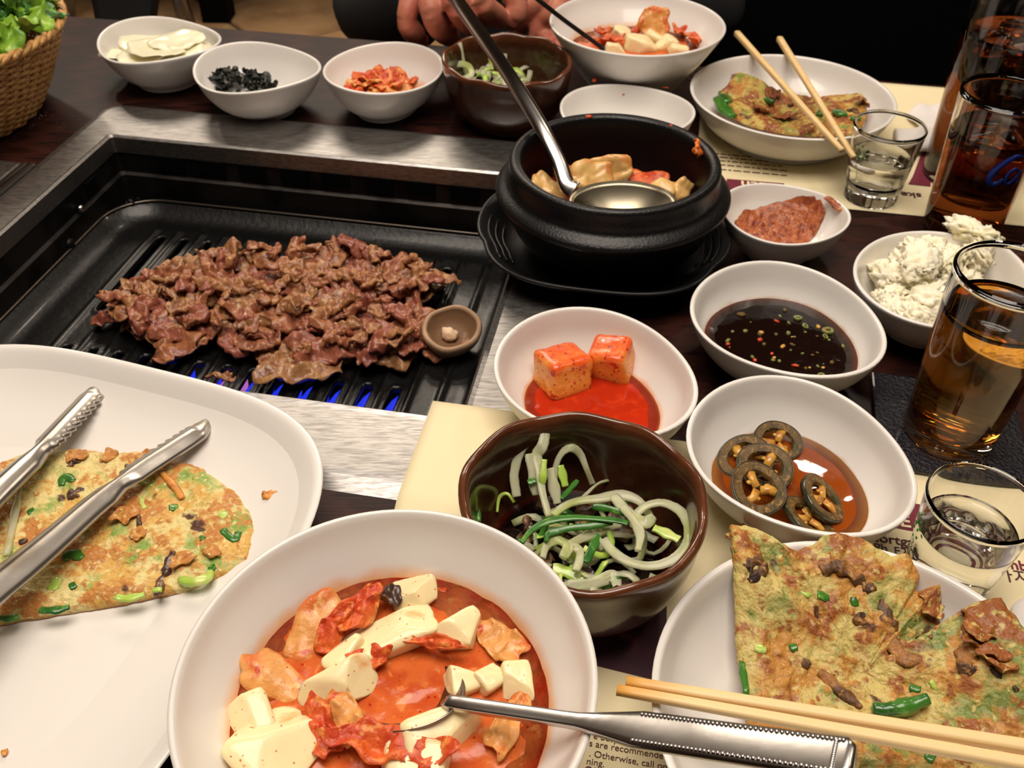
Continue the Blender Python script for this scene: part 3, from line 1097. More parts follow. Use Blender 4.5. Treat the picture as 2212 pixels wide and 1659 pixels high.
stN = Dish('stew_bowl', 'large white bowl of kimchi tofu stew in the foreground', (-.0470, .1950), .0810, .0810, 0, .082, STEW, st_orange, 0, 0, group='white stew bowls', stain=(.0555, .010), n=96)
stF = Dish('stew_bowl', 'white bowl of kimchi stew at the far edge of the table', (.1168, .9016), .0844, .0844, 0, .075, STEW, st_orange, 0, 0, group='white stew bowls', stain=(.046, .012), n=80)
plN = Dish('round_plate', 'near white round plate with a large pancake piece and chopsticks', (.1523, .2033), .0917, .0917, 0, .040, PLATE, white, 0, 0, cat='plate', group='white round plates', n=96)
plF = Dish('round_plate', 'far white round plate with a pancake piece and crossed chopsticks', (.2542, .8171), .0928, .0928, 0, .042, PLATE, white, 0, 0, cat='plate', group='white round plates', n=80)

# square plate: superellipse lathe turned with the table, corners rounded
sqc = Vector((-.2697, .2862, 0))
SQ = [(0, 0), (.52, 0), (.54, .07), (.57, .14), (.80, .40), (.94, .76), (.995, .95), (1.0, .98), (.994, 1.0), (.975, .985), (.945, .84), (.905, .62), (.86, .42), (.79, .26), (.70, .185), (.3, .16), (0, .155)]
sq_a, sq_h, sq_rot = .155, .030, radians(-18)


def sq_rf(t, z=0):
    d = t - sq_rot
    n = 3.5
    return (abs(cos(d)) ** n + abs(sin(d)) ** n) ** (-1 / n)


class SquareFloor:
    def floor(s, x, y):
        d = Vector((x - sqc.x, y - sqc.y))
        r = d.length / sq_rf(atan2(d.y, d.x)) / sq_a
        inner = SQ[9:]
        for (r0, z0), (r1, z1) in zip(inner, inner[1:]):
            if r1 <= r <= r0:
                return .0012 + sq_h * (z1 + (z0 - z1) * (r - r1) / max(r0 - r1, 1e-9))
        return .0012 + sq_h * (.155 if r < .5 else 1)


V, F, A = lathe([(r * sq_a, z * sq_h) for r, z in smooth_prof(SQ, 3)], 144, sq_rf)
sqp = thing('square_plate', 'large white rounded-square plate with pancake and tongs at lower left', 'plate', (sqc.x, sqc.y, .0012))
mesh_obj('body', V, F, white, sqp)
SQZ = .0012 + .155 * sq_h

# ------------------------------------------------------------------ contents of the small bowls
liquid('red_kimchi_juice', 'bright red juice pooled around the radish kimchi cubes', 'sauce', kkak, .0125, redsauce, 1, .0002, 90)


def cube_piece(px, d, rot, seed, label, z):
    V, F = chunk(*d, 9, .05, 1.6, seed, 4)
    top = [max(0, min(1, .5 + v.z / (2 * d[2]))) for v in V]
    o = mesh_obj('radish_cube', V, F, radishred, attrs={'top': top})
    place(o, at(px[0], px[1], z), rot)
    return tag(o, label, 'radish kimchi', 'radish kimchi cubes')


cube_piece((1215, 800), (.0150, .0135, .0125), (radians(-8), radians(6), radians(28)), 3, 'larger orange radish kimchi cube on the left in the red juice', .0225)
cube_piece((1322, 777), (.0125, .0115, .0125), (radians(10), radians(-12), radians(-22)), 8, 'smaller radish kimchi cube on the right, leaning on the larger one', .0225)

soyscal = mat('soy_soaked_scallion', (96, 104, 40), .25, coat=.4, layers=(('n', 200, .45, .65, (140, 140, 72)),))
liquid('soy_dipping_sauce', 'dark soy dipping sauce with chopped scallion floating in it', 'sauce', soyb, .0195, soy, 2, .00012, 120)
R = rnd(21)
for k in range(52):
    a, r = R.uniform(0, 2 * pi), sqrt(R.random()) * .041
    s = R.uniform(.0010, .0026) * (1 if k % 4 else 1.5)
    if k % 7 == 0:
        V, F, A = lathe([(.55, -.3), (1.0, -.3), (1.0, .3), (.55, .3), (.55, -.3)], 12)
        V = [v * s for v in V]
        m = soyscal
    else:
        V, F = chunk(s * R.uniform(.5, 1), s * .6, s * .35, 3, .2, 2, k, 1)
        m = (soyscal, jalflesh, kimchi, soyscal, jalpith)[k % 5]
    o = mesh_obj('scallion_bit', V, F, m)
    place(o, soyb.c + Vector((r * cos(a), r * sin(a) * .93, .0199)), (R.uniform(-.4, .4), R.uniform(-.4, .4), R.uniform(0, 6)))
    tag(o, 'small chopped scallion or pepper bit floating in the dark soy sauce', 'garnish', 'chopped bits in the soy sauce')

liquid('amber_sauce', 'clear amber sauce pooled under the pickled pepper slices', 'sauce', jalb, .0135, vinegar, 3, .00025, 40)


def pepper(X, Y, r, z, rot, seed, label):
    px, py = 1440 + X / 2.865, 800 + Y / 2.865
    t = thing('pepper_slice', label, 'pepper', at(px, py, z), 0, 'pickled pepper slices')
    t.rotation_euler = rot
    V, F, A = lathe([(.66, -.14), (.80, -.15), (.95, -.15), (.995, -.10), (1.0, 0), (.995, .10), (.95, .15), (.80, .14), (.66, .13), (.60, 0), (.66, -.14)], 56,
                    rf=lambda a, zz: (1 + .05 * sin(2 * a + seed) + .03 * sin(3 * a + seed * 2)))
    fr_ = mesh_obj('flesh_ring', [v * (r * (1 + .10 * n3(v, 5, seed) * max(0, .8 - hypot(v.x, v.y)) / .3)) for v in V], F, jalflesh, t)
    fr_.data.set_sharp_from_angle(angle=radians(40))
    V, F, A = lathe([(.985, -.13), (1.025, -.12), (1.035, 0), (1.025, .12), (.985, .13), (.975, 0), (.985, -.13)], 56, rf=lambda a, zz: (1 + .05 * sin(2 * a + seed) + .03 * sin(3 * a + seed * 2)))
    mesh_obj('skin', [v * r for v in V], F, jalskin, t)
    parts = []
    for k in range(3):
        a = k * 2 * pi / 3 + seed
        parts.append(sweep([Vector((cos(a) * .08, sin(a) * .08, 0)) * r, Vector((cos(a + .12) * .4, sin(a + .12) * .4, .03)) * r, Vector((cos(a) * .72, sin(a) * .72, 0)) * r], .17 * r, .11 * r, n=8, jit=.3, seed=seed * 3 + k))
    V, F = join(parts)
    mesh_obj('pith', V, F, jalpith, t)
    for k in range(3):
        a = k * 2 * pi / 3 + seed + .55
        V, F = chunk(.13 * r, .09 * r, .05 * r, 2, .1, 2, k, 2)
        mesh_obj('seed', [v + Vector((cos(a) * .38, sin(a) * .38, .02)) * r for v in V], F, jalpith, t)


pepper(680, 450, .0140, .0175, (radians(20), 0, 0), 1, 'rearmost pickled pepper slice, half hidden behind the others')
pepper(490, 545, .0150, .0190, (radians(14), radians(-18), 0), 2, 'leftmost dark pickled pepper slice at the edge of the sauce')
pepper(610, 600, .0150, .0225, (radians(16), radians(-4), 0), 3, 'middle pickled pepper slice tucked under the front one')
pepper(565, 735, .0150, .0275, (radians(20), radians(4), 0), 4, 'front pickled pepper slice on top of the stack with star-shaped pith')
pepper(965, 800, .0145, .0190, (radians(20), radians(24), .6), 5, 'shiny tilted pickled pepper slice at the right of the sauce')
pepper(880, 920, .0145, .0175, (radians(24), radians(6), 1.6), 6, 'pickled pepper slice at the front rim with thick yellow pith')

# pale radish slices
R = rnd(5)
spots = [((300, 108), .028, .3), ((345, 98), .034, .1), ((400, 104), .030, -.3), ((270, 116), .022, .5), ((360, 118), .034, 0), ((420, 116), .022, -.6), ((315, 122), .024, .2), ((385, 92), .026, .9), ((335, 110), .03, -.9)]
for k, (p, s, rz) in enumerate(spots):
    V, F = crumple(s * 2.3, s * 1.7, .0016, .0018, 60, k + 400, 14, 10, curl=.06, edge=.15)
    o = mesh_obj('radish_slice', V, F, radish)
    place(o, at(p[0], p[1] + 2, .0215 + .0016 * k), (R.uniform(-.12, .12), R.uniform(-.12, .12), rz))
    tag(o, 'thin pale pickled radish slice in the leftmost bowl of the back row', 'radish', 'pickled radish slices')

# seaweed flakes: a dark heap
R = rnd(6)
parts = []
for k in range(120):
    a, r = R.uniform(0, 2 * pi), sqrt(R.random())
    c = at(525, 186, .014) + Vector((r * .033 * cos(a), r * .018 * sin(a), 0))
    hgt = .008 * (1 - r * r) + R.uniform(0, .007)
    V, F = crumple(R.uniform(.006, .014), R.uniform(.004, .009), .0006, .003, 160, k, 4, 3, edge=.5)
    M3 = Euler((R.uniform(-1.2, 1.2), R.uniform(-1.2, 1.2), R.uniform(0, 6))).to_matrix()
    parts.append(([M3 @ v + Vector((c.x, c.y, min(max(seab.floor(c.x, c.y), .006), .016) + .001 + hgt)) for v in V], F))
V, F = join(parts)
tag(mesh_obj('seasoned_seaweed', V, F, seaweed, smooth=False), 'heap of black shredded seaweed in the second back row bowl', 'seaweed', kind='stuff')

# cabbage kimchi in the third bowl
R = rnd(9)
for k in range(26):
    a, r = R.uniform(0, 2 * pi), sqrt(R.random())
    c = at(822, 182, .016) + Vector((r * .034 * cos(a), r * .018 * sin(a), 0))
    V, F = crumple(R.uniform(.020, .034), R.uniform(.010, .018), .0022, .004, 90, k + 500, 16, 10, curl=-.06, edge=.35, fold=.3)
    o = mesh_obj('kimchi_piece', V, F, kimchi_pale if k % 4 == 1 else kimchi)
    place(o, Vector((c.x, c.y, min(max(kimb.floor(c.x, c.y), .007), .016) + .003 + .010 * (1 - r * r) * R.random())), (R.uniform(-.6, .6), R.uniform(-.6, .6), R.uniform(0, 6)))
    tag(o, 'red spiced cabbage kimchi piece in the bowl left of the far brown bowl', 'kimchi', 'cabbage kimchi pieces in the back row')

# bean paste and potato salad
def mound(name, label, cat, dish, c, rx, ry, hgt, m, amp, freq, seed, kind='stuff', lump=()):
    n, k = 44, 90
    V, F = [], []
    for r in range(n + 1):
        t = r / n
        for i in range(k if r else 1):
            a = 2 * pi * i / k
            e = 1 + .12 * fbm((cos(a) * 1.5, sin(a) * 1.5, 0), 1, seed)
            x, y = c.x + rx * t * e * cos(a), c.y + ry * t * e * sin(a)
            z = dish.floor(x, y)
            top = hgt * (1 - t ** 2.2)
            for (lx, ly, lr, lh) in lump:
                d = hypot(x - lx, y - ly) / lr
                top += lh * max(0, 1 - d * d) * (1 if t < 1 else 0)
            V.append(Vector((x, y, z + .0008 + top + amp * fbm((x, y, 0), freq, seed, 4) * (1 - t ** 6) + amp * .6 * (1 - t ** 6))))
    for i in range(k):
        F.append((0, 1 + i, 1 + (i + 1) % k))
    for r in range(n - 1):
        for i in range(k):
            a, b = 1 + r * k + i, 1 + r * k + (i + 1) % k
            F.append((a, a + k, b + k, b))
    o = mesh_obj(name, V, F, m)
    return tag(o, label, cat, kind=kind)


mound('bean_paste', 'coarse red bean paste spread in the small bowl right of the pot', 'paste', ssab, at(1682, 496, .010), .034, .020, .0045, ssam, .0022, 260, 4, lump=((at(1775, 478, .02).x, at(1775, 478, .02).y, .010, .004), (at(1650, 490, .02).x, at(1650, 490, .02).y, .014, .003)))
V, F = crumple(.022, .006, .0012, .002, 150, 8, 14, 6, edge=.5)
o = place(mesh_obj('paste_smear', V, F, ssam), at(1806, 446, .0350), (radians(20), radians(12), radians(-50)))
tag(o, 'orange smear of paste on the right rim of the bean paste bowl', 'sauce')
R = rnd(12)
parts = []
for k in range(46):
    if k < 14:                                    # the tall clump at the back right
        p = at(2055 + R.uniform(-70, 60), 548 + R.uniform(-18, 30), .034 + R.uniform(-.006, .008))
    else:
        p = at(2005 + R.uniform(-100, 130), 625 + R.uniform(-55, 62), .022 + R.uniform(-.005, .007))
    p.z = max(p.z, potb.floor(p.x, p.y) + .004)
    a = R.uniform(.009, .017)
    v, f = chunk(a, a * R.uniform(.5, .8), a * R.uniform(.35, .6), 2.2, .42, 3.2, k + 70, 4)
    M3 = Euler((R.uniform(-.7, .7), R.uniform(-.7, .7), R.uniform(0, 6))).to_matrix()
    parts.append(([M3 @ x + p for x in v], f))
V, F = join(parts)
tag(mesh_obj('potato_salad', V, F, potato), 'lumpy pale potato salad piled in the bowl behind the beer glass', 'salad', kind='stuff')
# smears in the nearly empty bowl
for (x, y, s, sd) in ((1280, 226, .007, 1), (1288, 221, .003, 2), (1432, 242, .006, 3), (1345, 236, .003, 4)):
    V, F = crumple(s, s * .5, .0008, .001, 200, sd, 8, 5, edge=.5)
    c = at(x, y, .020)
    tag(place(mesh_obj('sauce_smear', V, F, kimchi), Vector((c.x, c.y, empb.floor(c.x, c.y) + .0006)), (radians(25), 0, sd)), 'dried orange sauce smear inside the nearly empty white bowl', 'sauce', 'sauce smears in the empty bowl')

# ------------------------------------------------------------------ onion and scallion shreds in the near brown bowl
liquid('soy_dressing', 'thin dark soy dressing in the bottom of the near brown bowl', 'sauce', onN, .016, soy, 8, .0003, 120)
R = rnd(31)
for k in range(14):
    a, r = R.uniform(0, 2 * pi), sqrt(R.random()) * .036
    V, F = crumple(R.uniform(.012, .024), R.uniform(.008, .014), .002, .006, 100, k + 600, 12, 8, edge=.4, fold=.4)
    o = place(mesh_obj('seaweed_scrap', V, F, darkveg), onN.c + Vector((r * cos(a), r * sin(a), .0185 + R.uniform(0, .004))), (R.uniform(-.5, .5), R.uniform(-.5, .5), R.uniform(0, 6)))
    tag(o, 'dark glossy scrap under the onion shreds in the near brown bowl', 'garnish', 'dark scraps in the near brown bowl')
ZS = 3.253


def shred(pts, w, m, z, label, group=None, thick=.0010, sd=0, name='onion_shred'):
    P = []
    n = len(pts)
    for i, p in enumerate(pts):
        zz = z[i] if isinstance(z, (list, tuple)) else z
        P.append(at(960 + p[0] / ZS, 870 + p[1] / ZS, zz))
    P = spline(P, 8)
    nn = len(P)
    view = (CAM - P[nn // 2]).normalized()
    nrm = (view * .5 + Vector((0, 0, 1)) * .5 + Vector((.3 * sin(sd * 2.1), .3 * cos(sd * 1.7), 0))).normalized()
    if m is scal_green:
        w, thick = w * .78, .0006
    V, F = sweep(P, lambda f: w * .95 * (.75 + .25 * sin(pi * min(1, max(0, f)))) * (1 + .14 * sin(11 * f + sd)), thick, nrm, n=8, power=3.0, jit=.06, seed=sd)
    o = mesh_obj(name, V, F, m)
    return tag(o, label, 'vegetable', group)


LB = 'shred in the near brown bowl'
shred([(510, 660), (490, 500), (540, 330), (640, 225), (705, 190), (690, 300), (650, 370), (670, 490), (690, 640), (735, 800)], .0030, onion, [.032, .040, .048, .054, .056, .053, .049, .045, .041, .037], 'tall pale onion loop standing up at the left of the near brown bowl', sd=1)
shred([(770, 600), (785, 440), (835, 345), (900, 318), (960, 370), (1000, 470), (1040, 570)], .0023, onion, [.030, .038, .044, .046, .042, .036, .028], 'inverted U onion shred against the back wall of the near brown bowl', sd=2)
shred([(1330, 800), (1420, 725), (1540, 705), (1660, 765), (1725, 880), (1710, 1000), (1620, 1095), (1480, 1145), (1330, 1130), (1200, 1060), (1115, 960)], .0031, onion, [.040, .043, .045, .046, .045, .043, .041, .039, .037, .036, .036], 'big curled onion ring at the right of the near brown bowl', sd=3, thick=.0008)
shred([(545, 985), (610, 900), (740, 830), (900, 808), (1060, 815), (1220, 830), (1290, 848)], .0026, scal_green, .043, 'long dark green scallion shred arching across the middle of the near brown bowl', sd=4, name='scallion_shred')
shred([(715, 975), (730, 925), (800, 900), (880, 880), (1010, 868), (1180, 840)], .0026, scal_green, .041, 'green scallion shred folded below the long arching one', sd=5, name='scallion_shred')
shred([(990, 1120), (1030, 1040), (1085, 930)], .0032, scal_green, .036, 'broad dark green scallion piece below the middle of the near brown bowl', sd=6, name='scallion_shred')
shred([(215, 690), (225, 760), (240, 835)], .0028, scal_green, .036, 'green scallion piece stuck on the left wall of the near brown bowl', sd=7, name='scallion_shred')
shred([(760, 790), (890, 705), (1090, 672), (1250, 650), (1370, 695), (1440, 790)], .0030, onion, .038, 'pale onion shred bent over the middle of the near brown bowl', sd=8)
shred([(870, 1000), (1000, 935), (1150, 872), (1240, 850)], .0030, onion, .036, 'straight pale onion shred below the green scallions', sd=9)
shred([(690, 1090), (720, 1000), (790, 965), (855, 1010), (830, 1090)], .0026, onion, .038, 'small pale onion loop at the lower left of the near brown bowl', sd=10)
shred([(850, 1090), (895, 1020), (950, 1045), (945, 1120), (920, 1180)], .0026, onion, .037, 'small hooked onion loop beside the lower left loop', sd=11)
shred([(755, 1160), (860, 1190), (980, 1240)], .0034, scal_lime, .030, 'bright lime scallion piece near the front rim of the near brown bowl', sd=12, name='scallion_shred')
shred([(860, 1290), (1040, 1270), (1180, 1225), (1215, 1300)], .0036, onion, .030, 'wide onion shred along the front rim of the near brown bowl', sd=13)
shred([(1250, 730), (1330, 830), (1375, 930), (1360, 1040)], .0026, onion, .045, 'pale onion shred dropping into the big curled ring', sd=14)
shred([(1470, 880), (1560, 920), (1650, 965)], .0030, scal_lime, .040, 'lime scallion shred inside the big curled ring', sd=15, name='scallion_shred')
shred([(370, 770), (385, 670), (440, 640), (490, 700)], .0011, scal_lime, [.024, .028, .031, .028], 'thin green loop at the left of the near brown bowl', sd=16, name='scallion_shred')
shred([(930, 700), (1000, 640), (1090, 565), (1200, 540)], .0010, onion, [.034, .032, .028, .024], 'thin onion thread reaching to the back of the near brown bowl', sd=17)
shred([(820, 675), (885, 605), (935, 545)], .0022, scal_green, .036, 'green scallion sliver in front of the inverted U shred', sd=18, name='scallion_shred')
shred([(595, 360), (620, 500), (640, 650)], .0030, onion, [.050, .044, .036], 'pale onion shred inside the tall loop', sd=19)
shred([(740, 460), (765, 570), (795, 710)], .0032, onion, [.045, .040, .034], 'pale onion shred right of the tall loop', sd=20)
shred([(700, 400), (692, 520), (680, 610)], .0022, scal_lime, [.051, .046, .040], 'lime scallion sliver between the onion shreds of the tall loop', sd=21, name='scallion_shred')
shred([(815, 440), (850, 590)], .0026, scal_lime, [.043, .036], 'yellow green scallion sliver inside the inverted U shred', sd=22, name='scallion_shred')
shred([(585, 560), (640, 545)], .0026, scal_green, .043, 'short green scallion piece across the tall loop', sd=23, name='scallion_shred')
shred([(1040, 730), (1160, 745), (1290, 785)], .0026, scal_green, .041, 'green scallion piece behind the long arching one', sd=24, name='scallion_shred')
shred([(1190, 650), (1260, 740), (1400, 840), (1470, 800)], .0034, onion, .042, 'wide translucent onion piece at the top of the big curled ring', sd=25)
R = rnd(77)
for k in range(46):
    a, r = R.uniform(0, 2 * pi), sqrt(R.random()) * .034
    c = onN.c + Vector((.004 + r * cos(a), -.006 + r * sin(a), .019 + .015 * (1 - (r / .036) ** 2) * R.uniform(.5, 1)))
    L, b, rr = R.uniform(.016, .036), R.uniform(0, 6.28), R.uniform(.008, .025)
    P = []
    for q in range(9):
        th = (q / 8 - .5) * L / rr
        P.append(c + Vector((rr * sin(th) * cos(b) - rr * (cos(th) - 1) * sin(b), rr * sin(th) * sin(b) + rr * (cos(th) - 1) * cos(b), .003 * sin(q * .9 + k))))
    for p in P:
        p.z = max(p.z, onN.floor(p.x, p.y) + .002)
    V, F = sweep(P, R.uniform(.0012, .0024), .0006, (R.uniform(-.6, .6), R.uniform(-.6, .6), 1), n=6, power=3, jit=.08, seed=k)
    m = (onion, onion, scal_lime, onion, scal_green)[k % 5]
    tag(mesh_obj('onion_shred' if m is onion else 'scallion_shred', V, F, m), 'short onion or scallion shred in the lower tangle of the near brown bowl', 'vegetable', 'lower tangle of shreds in the near brown bowl')

# onions in the far brown bowl
R = rnd(91)
for k in range(22):
    c = at(1075 + R.uniform(-62, 62), 172 + R.uniform(-14, 16), .028)
    P = []
    L, b, rr = R.uniform(.016, .036), R.uniform(0, 6.28), R.uniform(.008, .016)
    for q in range(9):
        th = (q / 8 - .5) * L / rr
        P.append(c + Vector((rr * sin(th) * cos(b) - rr * (cos(th) - 1) * sin(b), (rr * sin(th) * sin(b) + rr * (cos(th) - 1) * cos(b)), .006 * sin(q * .6 + k) + R.uniform(0, .001))))
    for p in P:
        p.z = max(p.z, onF.floor(p.x, p.y) + .003)
    V, F = sweep(P, R.uniform(.0018, .0034), .0007, (R.uniform(-.4, .4), -.5, 1), n=6, power=3, jit=.08, seed=k)
    m = (onion, onion, scal_lime)[k % 3]
    tag(mesh_obj('onion_shred' if m is onion else 'scallion_shred', V, F, m), 'pale onion or scallion shred in the far brown bowl', 'vegetable', 'shreds in the far brown bowl')
V, F = sweep(spline([at(968, 160, .035), at(985, 140, .042), at(1010, 142, .043), at(1018, 160, .038), at(1000, 172, .034)], 6), .0034, .0008, (0, -.7, .7), n=8, power=3)
tag(mesh_obj('onion_shred', V, F, onion), 'curled onion ring at the left wall of the far brown bowl', 'vegetable')

# ------------------------------------------------------------------ stew bowls
STZ = .055
liquid('stew_broth', 'orange red kimchi stew broth in the large foreground bowl', 'soup', stN, STZ, soup, 11, .0010, 70)


def tofu_piece(name, px, d, rot, seed, label, m=tofu, p=9, amp=.05, dz=.002, cuts=2, freq=1.4, cat='tofu', group='tofu pieces in the foreground stew', sub=4):
    V, F = chunk(*d, p, amp, freq, seed, sub, cuts)
    o = mesh_obj(name, V, F, m)
    z = stN.z0 + STZ + dz
    place(o, at(px[0], px[1], z), rot)
    return tag(o, label, cat, group)


r_ = radians
SX, SY = 940 / 2212.0, 579 / 1362.0


def q(X, Y):
    return (360 + X * SX, 1080 + Y * SY)


tofu_piece('tofu_chunk', q(1260, 490), (.0082, .0088, .0078), (r_(20), r_(28), r_(20)), 1, 'pointed tofu chunk at the back of the foreground stew', cuts=4)
tofu_piece('tofu_chunk', q(1140, 690), (.0200, .0090, .0075), (r_(12), r_(-10), r_(24)), 12, 'long tofu chunk across the middle back of the foreground stew', cuts=3)
tofu_piece('tofu_chunk', q(900, 790), (.0055, .0095, .0055), (r_(8), r_(-10), r_(-30)), 13, 'narrow tofu chunk at the left end of the long one', cuts=2)
tofu_piece('tofu_chunk', q(1500, 690), (.0105, .0090, .0065), (r_(24), r_(6), r_(38)), 4, 'tofu chunk right of the spoon tip in the foreground stew', cuts=3)
tofu_piece('tofu_chunk', q(1640, 910), (.0058, .0052, .0050), (r_(16), r_(8), r_(40)), 5, 'small tofu cube at the right of the foreground stew', cuts=1)
tofu_piece('tofu_chunk', q(1495, 920), (.0070, .0068, .0050), (r_(10), r_(8), r_(30)), 6, 'tofu piece just right of the spoon bowl', cuts=2)
tofu_piece('tofu_chunk', q(1780, 930), (.0060, .0085, .0045), (r_(10), r_(8), r_(10)), 7, 'orange tinted tofu piece at the far right of the foreground stew', cuts=2)
tofu_piece('tofu_chunk', q(870, 960), (.0165, .0080, .0075), (r_(18), r_(-14), r_(26)), 8, 'large folded tofu chunk in the centre left of the foreground stew', cuts=3)
tofu_piece('tofu_chunk', q(430, 1120), (.0085, .0095, .0075), (r_(10), r_(0), r_(30)), 9, 'tofu chunk at the left edge of the foreground stew', cuts=2)
tofu_piece('tofu_chunk', q(560, 1260), (.0160, .0150, .0080), (r_(14), r_(-8), r_(50)), 10, 'big tofu slab at the lower left of the foreground stew', cuts=3, dz=.003)
tofu_piece('tofu_chunk', q(1410, 1190), (.0170, .0095, .0080), (r_(20), r_(4), r_(24)), 15, 'large tofu chunk below the spoon in the foreground stew', cuts=3)
tofu_piece('tofu_chunk', q(1230, 1330), (.0150, .0075, .0060), (r_(10), r_(-6), r_(-4)), 16, 'tofu chunk at the bottom edge of the foreground stew', cuts=2)


def leaf(px, L, W, rot, seed, label, m=kimchi, dz=.002, curl=.1, amp=.0045, th=.0022, group='kimchi cabbage pieces in the foreground stew', base=None, freq=85):
    V, F = crumple(L, W, th, amp, freq, seed, 24, 14, curl=curl, edge=.35, fold=.3)
    o = mesh_obj('kimchi_piece', V, F, m)
    z = (stN.z0 + STZ if base is None else base) + dz
    place(o, at(px[0], px[1], z), rot)
    return tag(o, label, 'kimchi', group)


leaf(q(740, 660), .034, .018, (r_(16), r_(-22), r_(70)), 701, 'flat ribbed cabbage stem at the upper left of the foreground stew', kimchi_pale, .001, .02, .0018, .0034, freq=50)
leaf(q(580, 930), .040, .018, (r_(6), r_(12), r_(-24)), 702, 'translucent cabbage stem at the left edge of the foreground stew', kimchi_pale, -.001, -.03, .002, .003, freq=60)
leaf(q(990, 560), .026, .014, (r_(16), r_(-10), r_(50)), 703, 'frilly orange cabbage leaf at the back of the foreground stew', kimchi, .005)
leaf(q(860, 660), .024, .013, (r_(14), r_(-24), r_(66)), 704, 'red orange cabbage leaf beside the ribbed stem', kimchi, .003)
leaf(q(1110, 520), .012, .010, (r_(30), r_(10), r_(80)), 705, 'dark mushroom like piece at the back of the foreground stew', darkveg, .004, .2)
leaf(q(1370, 745), .026, .006, (r_(10), 0, r_(-12)), 706, 'thin red cabbage strip behind the spoon', kimchi, .004)
leaf(q(1020, 810), .020, .009, (r_(10), 0, r_(20)), 707, 'small red cabbage piece below the long tofu chunk', kimchi, .002)
leaf(q(1150, 1255), .050, .014, (r_(10), 0, r_(-10)), 708, 'long red orange cabbage leaf at the bottom of the foreground stew', kimchi, .004)
leaf(q(920, 1120), .024, .014, (r_(14), r_(8), r_(-66)), 709, 'cabbage stem below the folded tofu chunk', kimchi_pale, .002, .05, .003)
leaf(q(800, 1180), .026, .012, (r_(10), r_(8), r_(-60)), 710, 'red cabbage piece between the lower tofu pieces', kimchi, .001)
leaf(q(1720, 1180), .03, .012, (r_(4), 0, r_(60)), 711, 'sunken cabbage piece at the right of the foreground stew', kimchi_pale, -.002)
leaf(q(1700, 740), .024, .012, (r_(4), 0, r_(-40)), 712, 'sunken orange cabbage piece at the back right of the foreground stew', kimchi_pale, -.0015)
# far stew
liquid('stew_broth', 'red orange stew broth in the far white bowl', 'soup', stF, .047, soup, 12, .0010, 70)
zf_ = stF.z0 + .047
for k, (p, d, rz) in enumerate([((1385, 100), (.016, .010, .009), .3), ((1440, 96), (.010, .010, .008), .8), ((1345, 74), (.010, .008, .006), 0), ((1420, 84), (.012, .008, .008), -.4), ((1330, 108), (.010, .008, .006), .5), ((1465, 108), (.010, .007, .006), .2)]):
    V, F = chunk(*d, 5, .08, 1.4, k + 30, 3, 3)
    tag(place(mesh_obj('tofu_chunk', V, F, tofu), at(p[0], p[1], zf_ + .003), (.2, .2, rz)), 'pale tofu chunk floating in the far stew bowl', 'tofu', 'tofu pieces in the far stew')
V, F = crumple(.034, .030, .0028, .004, 60, 777, 18, 14, curl=.05, edge=.3)
tag(place(mesh_obj('kimchi_piece', V, F, kimchi_pale), at(1410, 50, zf_ + .014), (r_(62), r_(14), r_(-20))), 'orange cabbage leaf standing up at the back of the far stew bowl', 'kimchi')
for k, (x, y) in enumerate(((1475, 72), (1500, 92), (1300, 76), (1320, 92), (1380, 68))):
    V, F = crumple(.026, .013, .002, .005, 90, 780 + k, 14, 9, curl=.1, edge=.4)
    tag(place(mesh_obj('kimchi_piece', V, F, kimchi), at(x, y, zf_ + .003), (.2, .2, k)), 'red cabbage piece in the far stew bowl', 'kimchi', 'kimchi pieces in the far stew')

# ------------------------------------------------------------------ spoons and ladle
bowlsteel = mat('dark_reflection_steel', (136, 126, 116), 0.3, metal=1.0, bump=(200, .1, .0006))  # dark reflections of the spoon bowls put into the steel colour


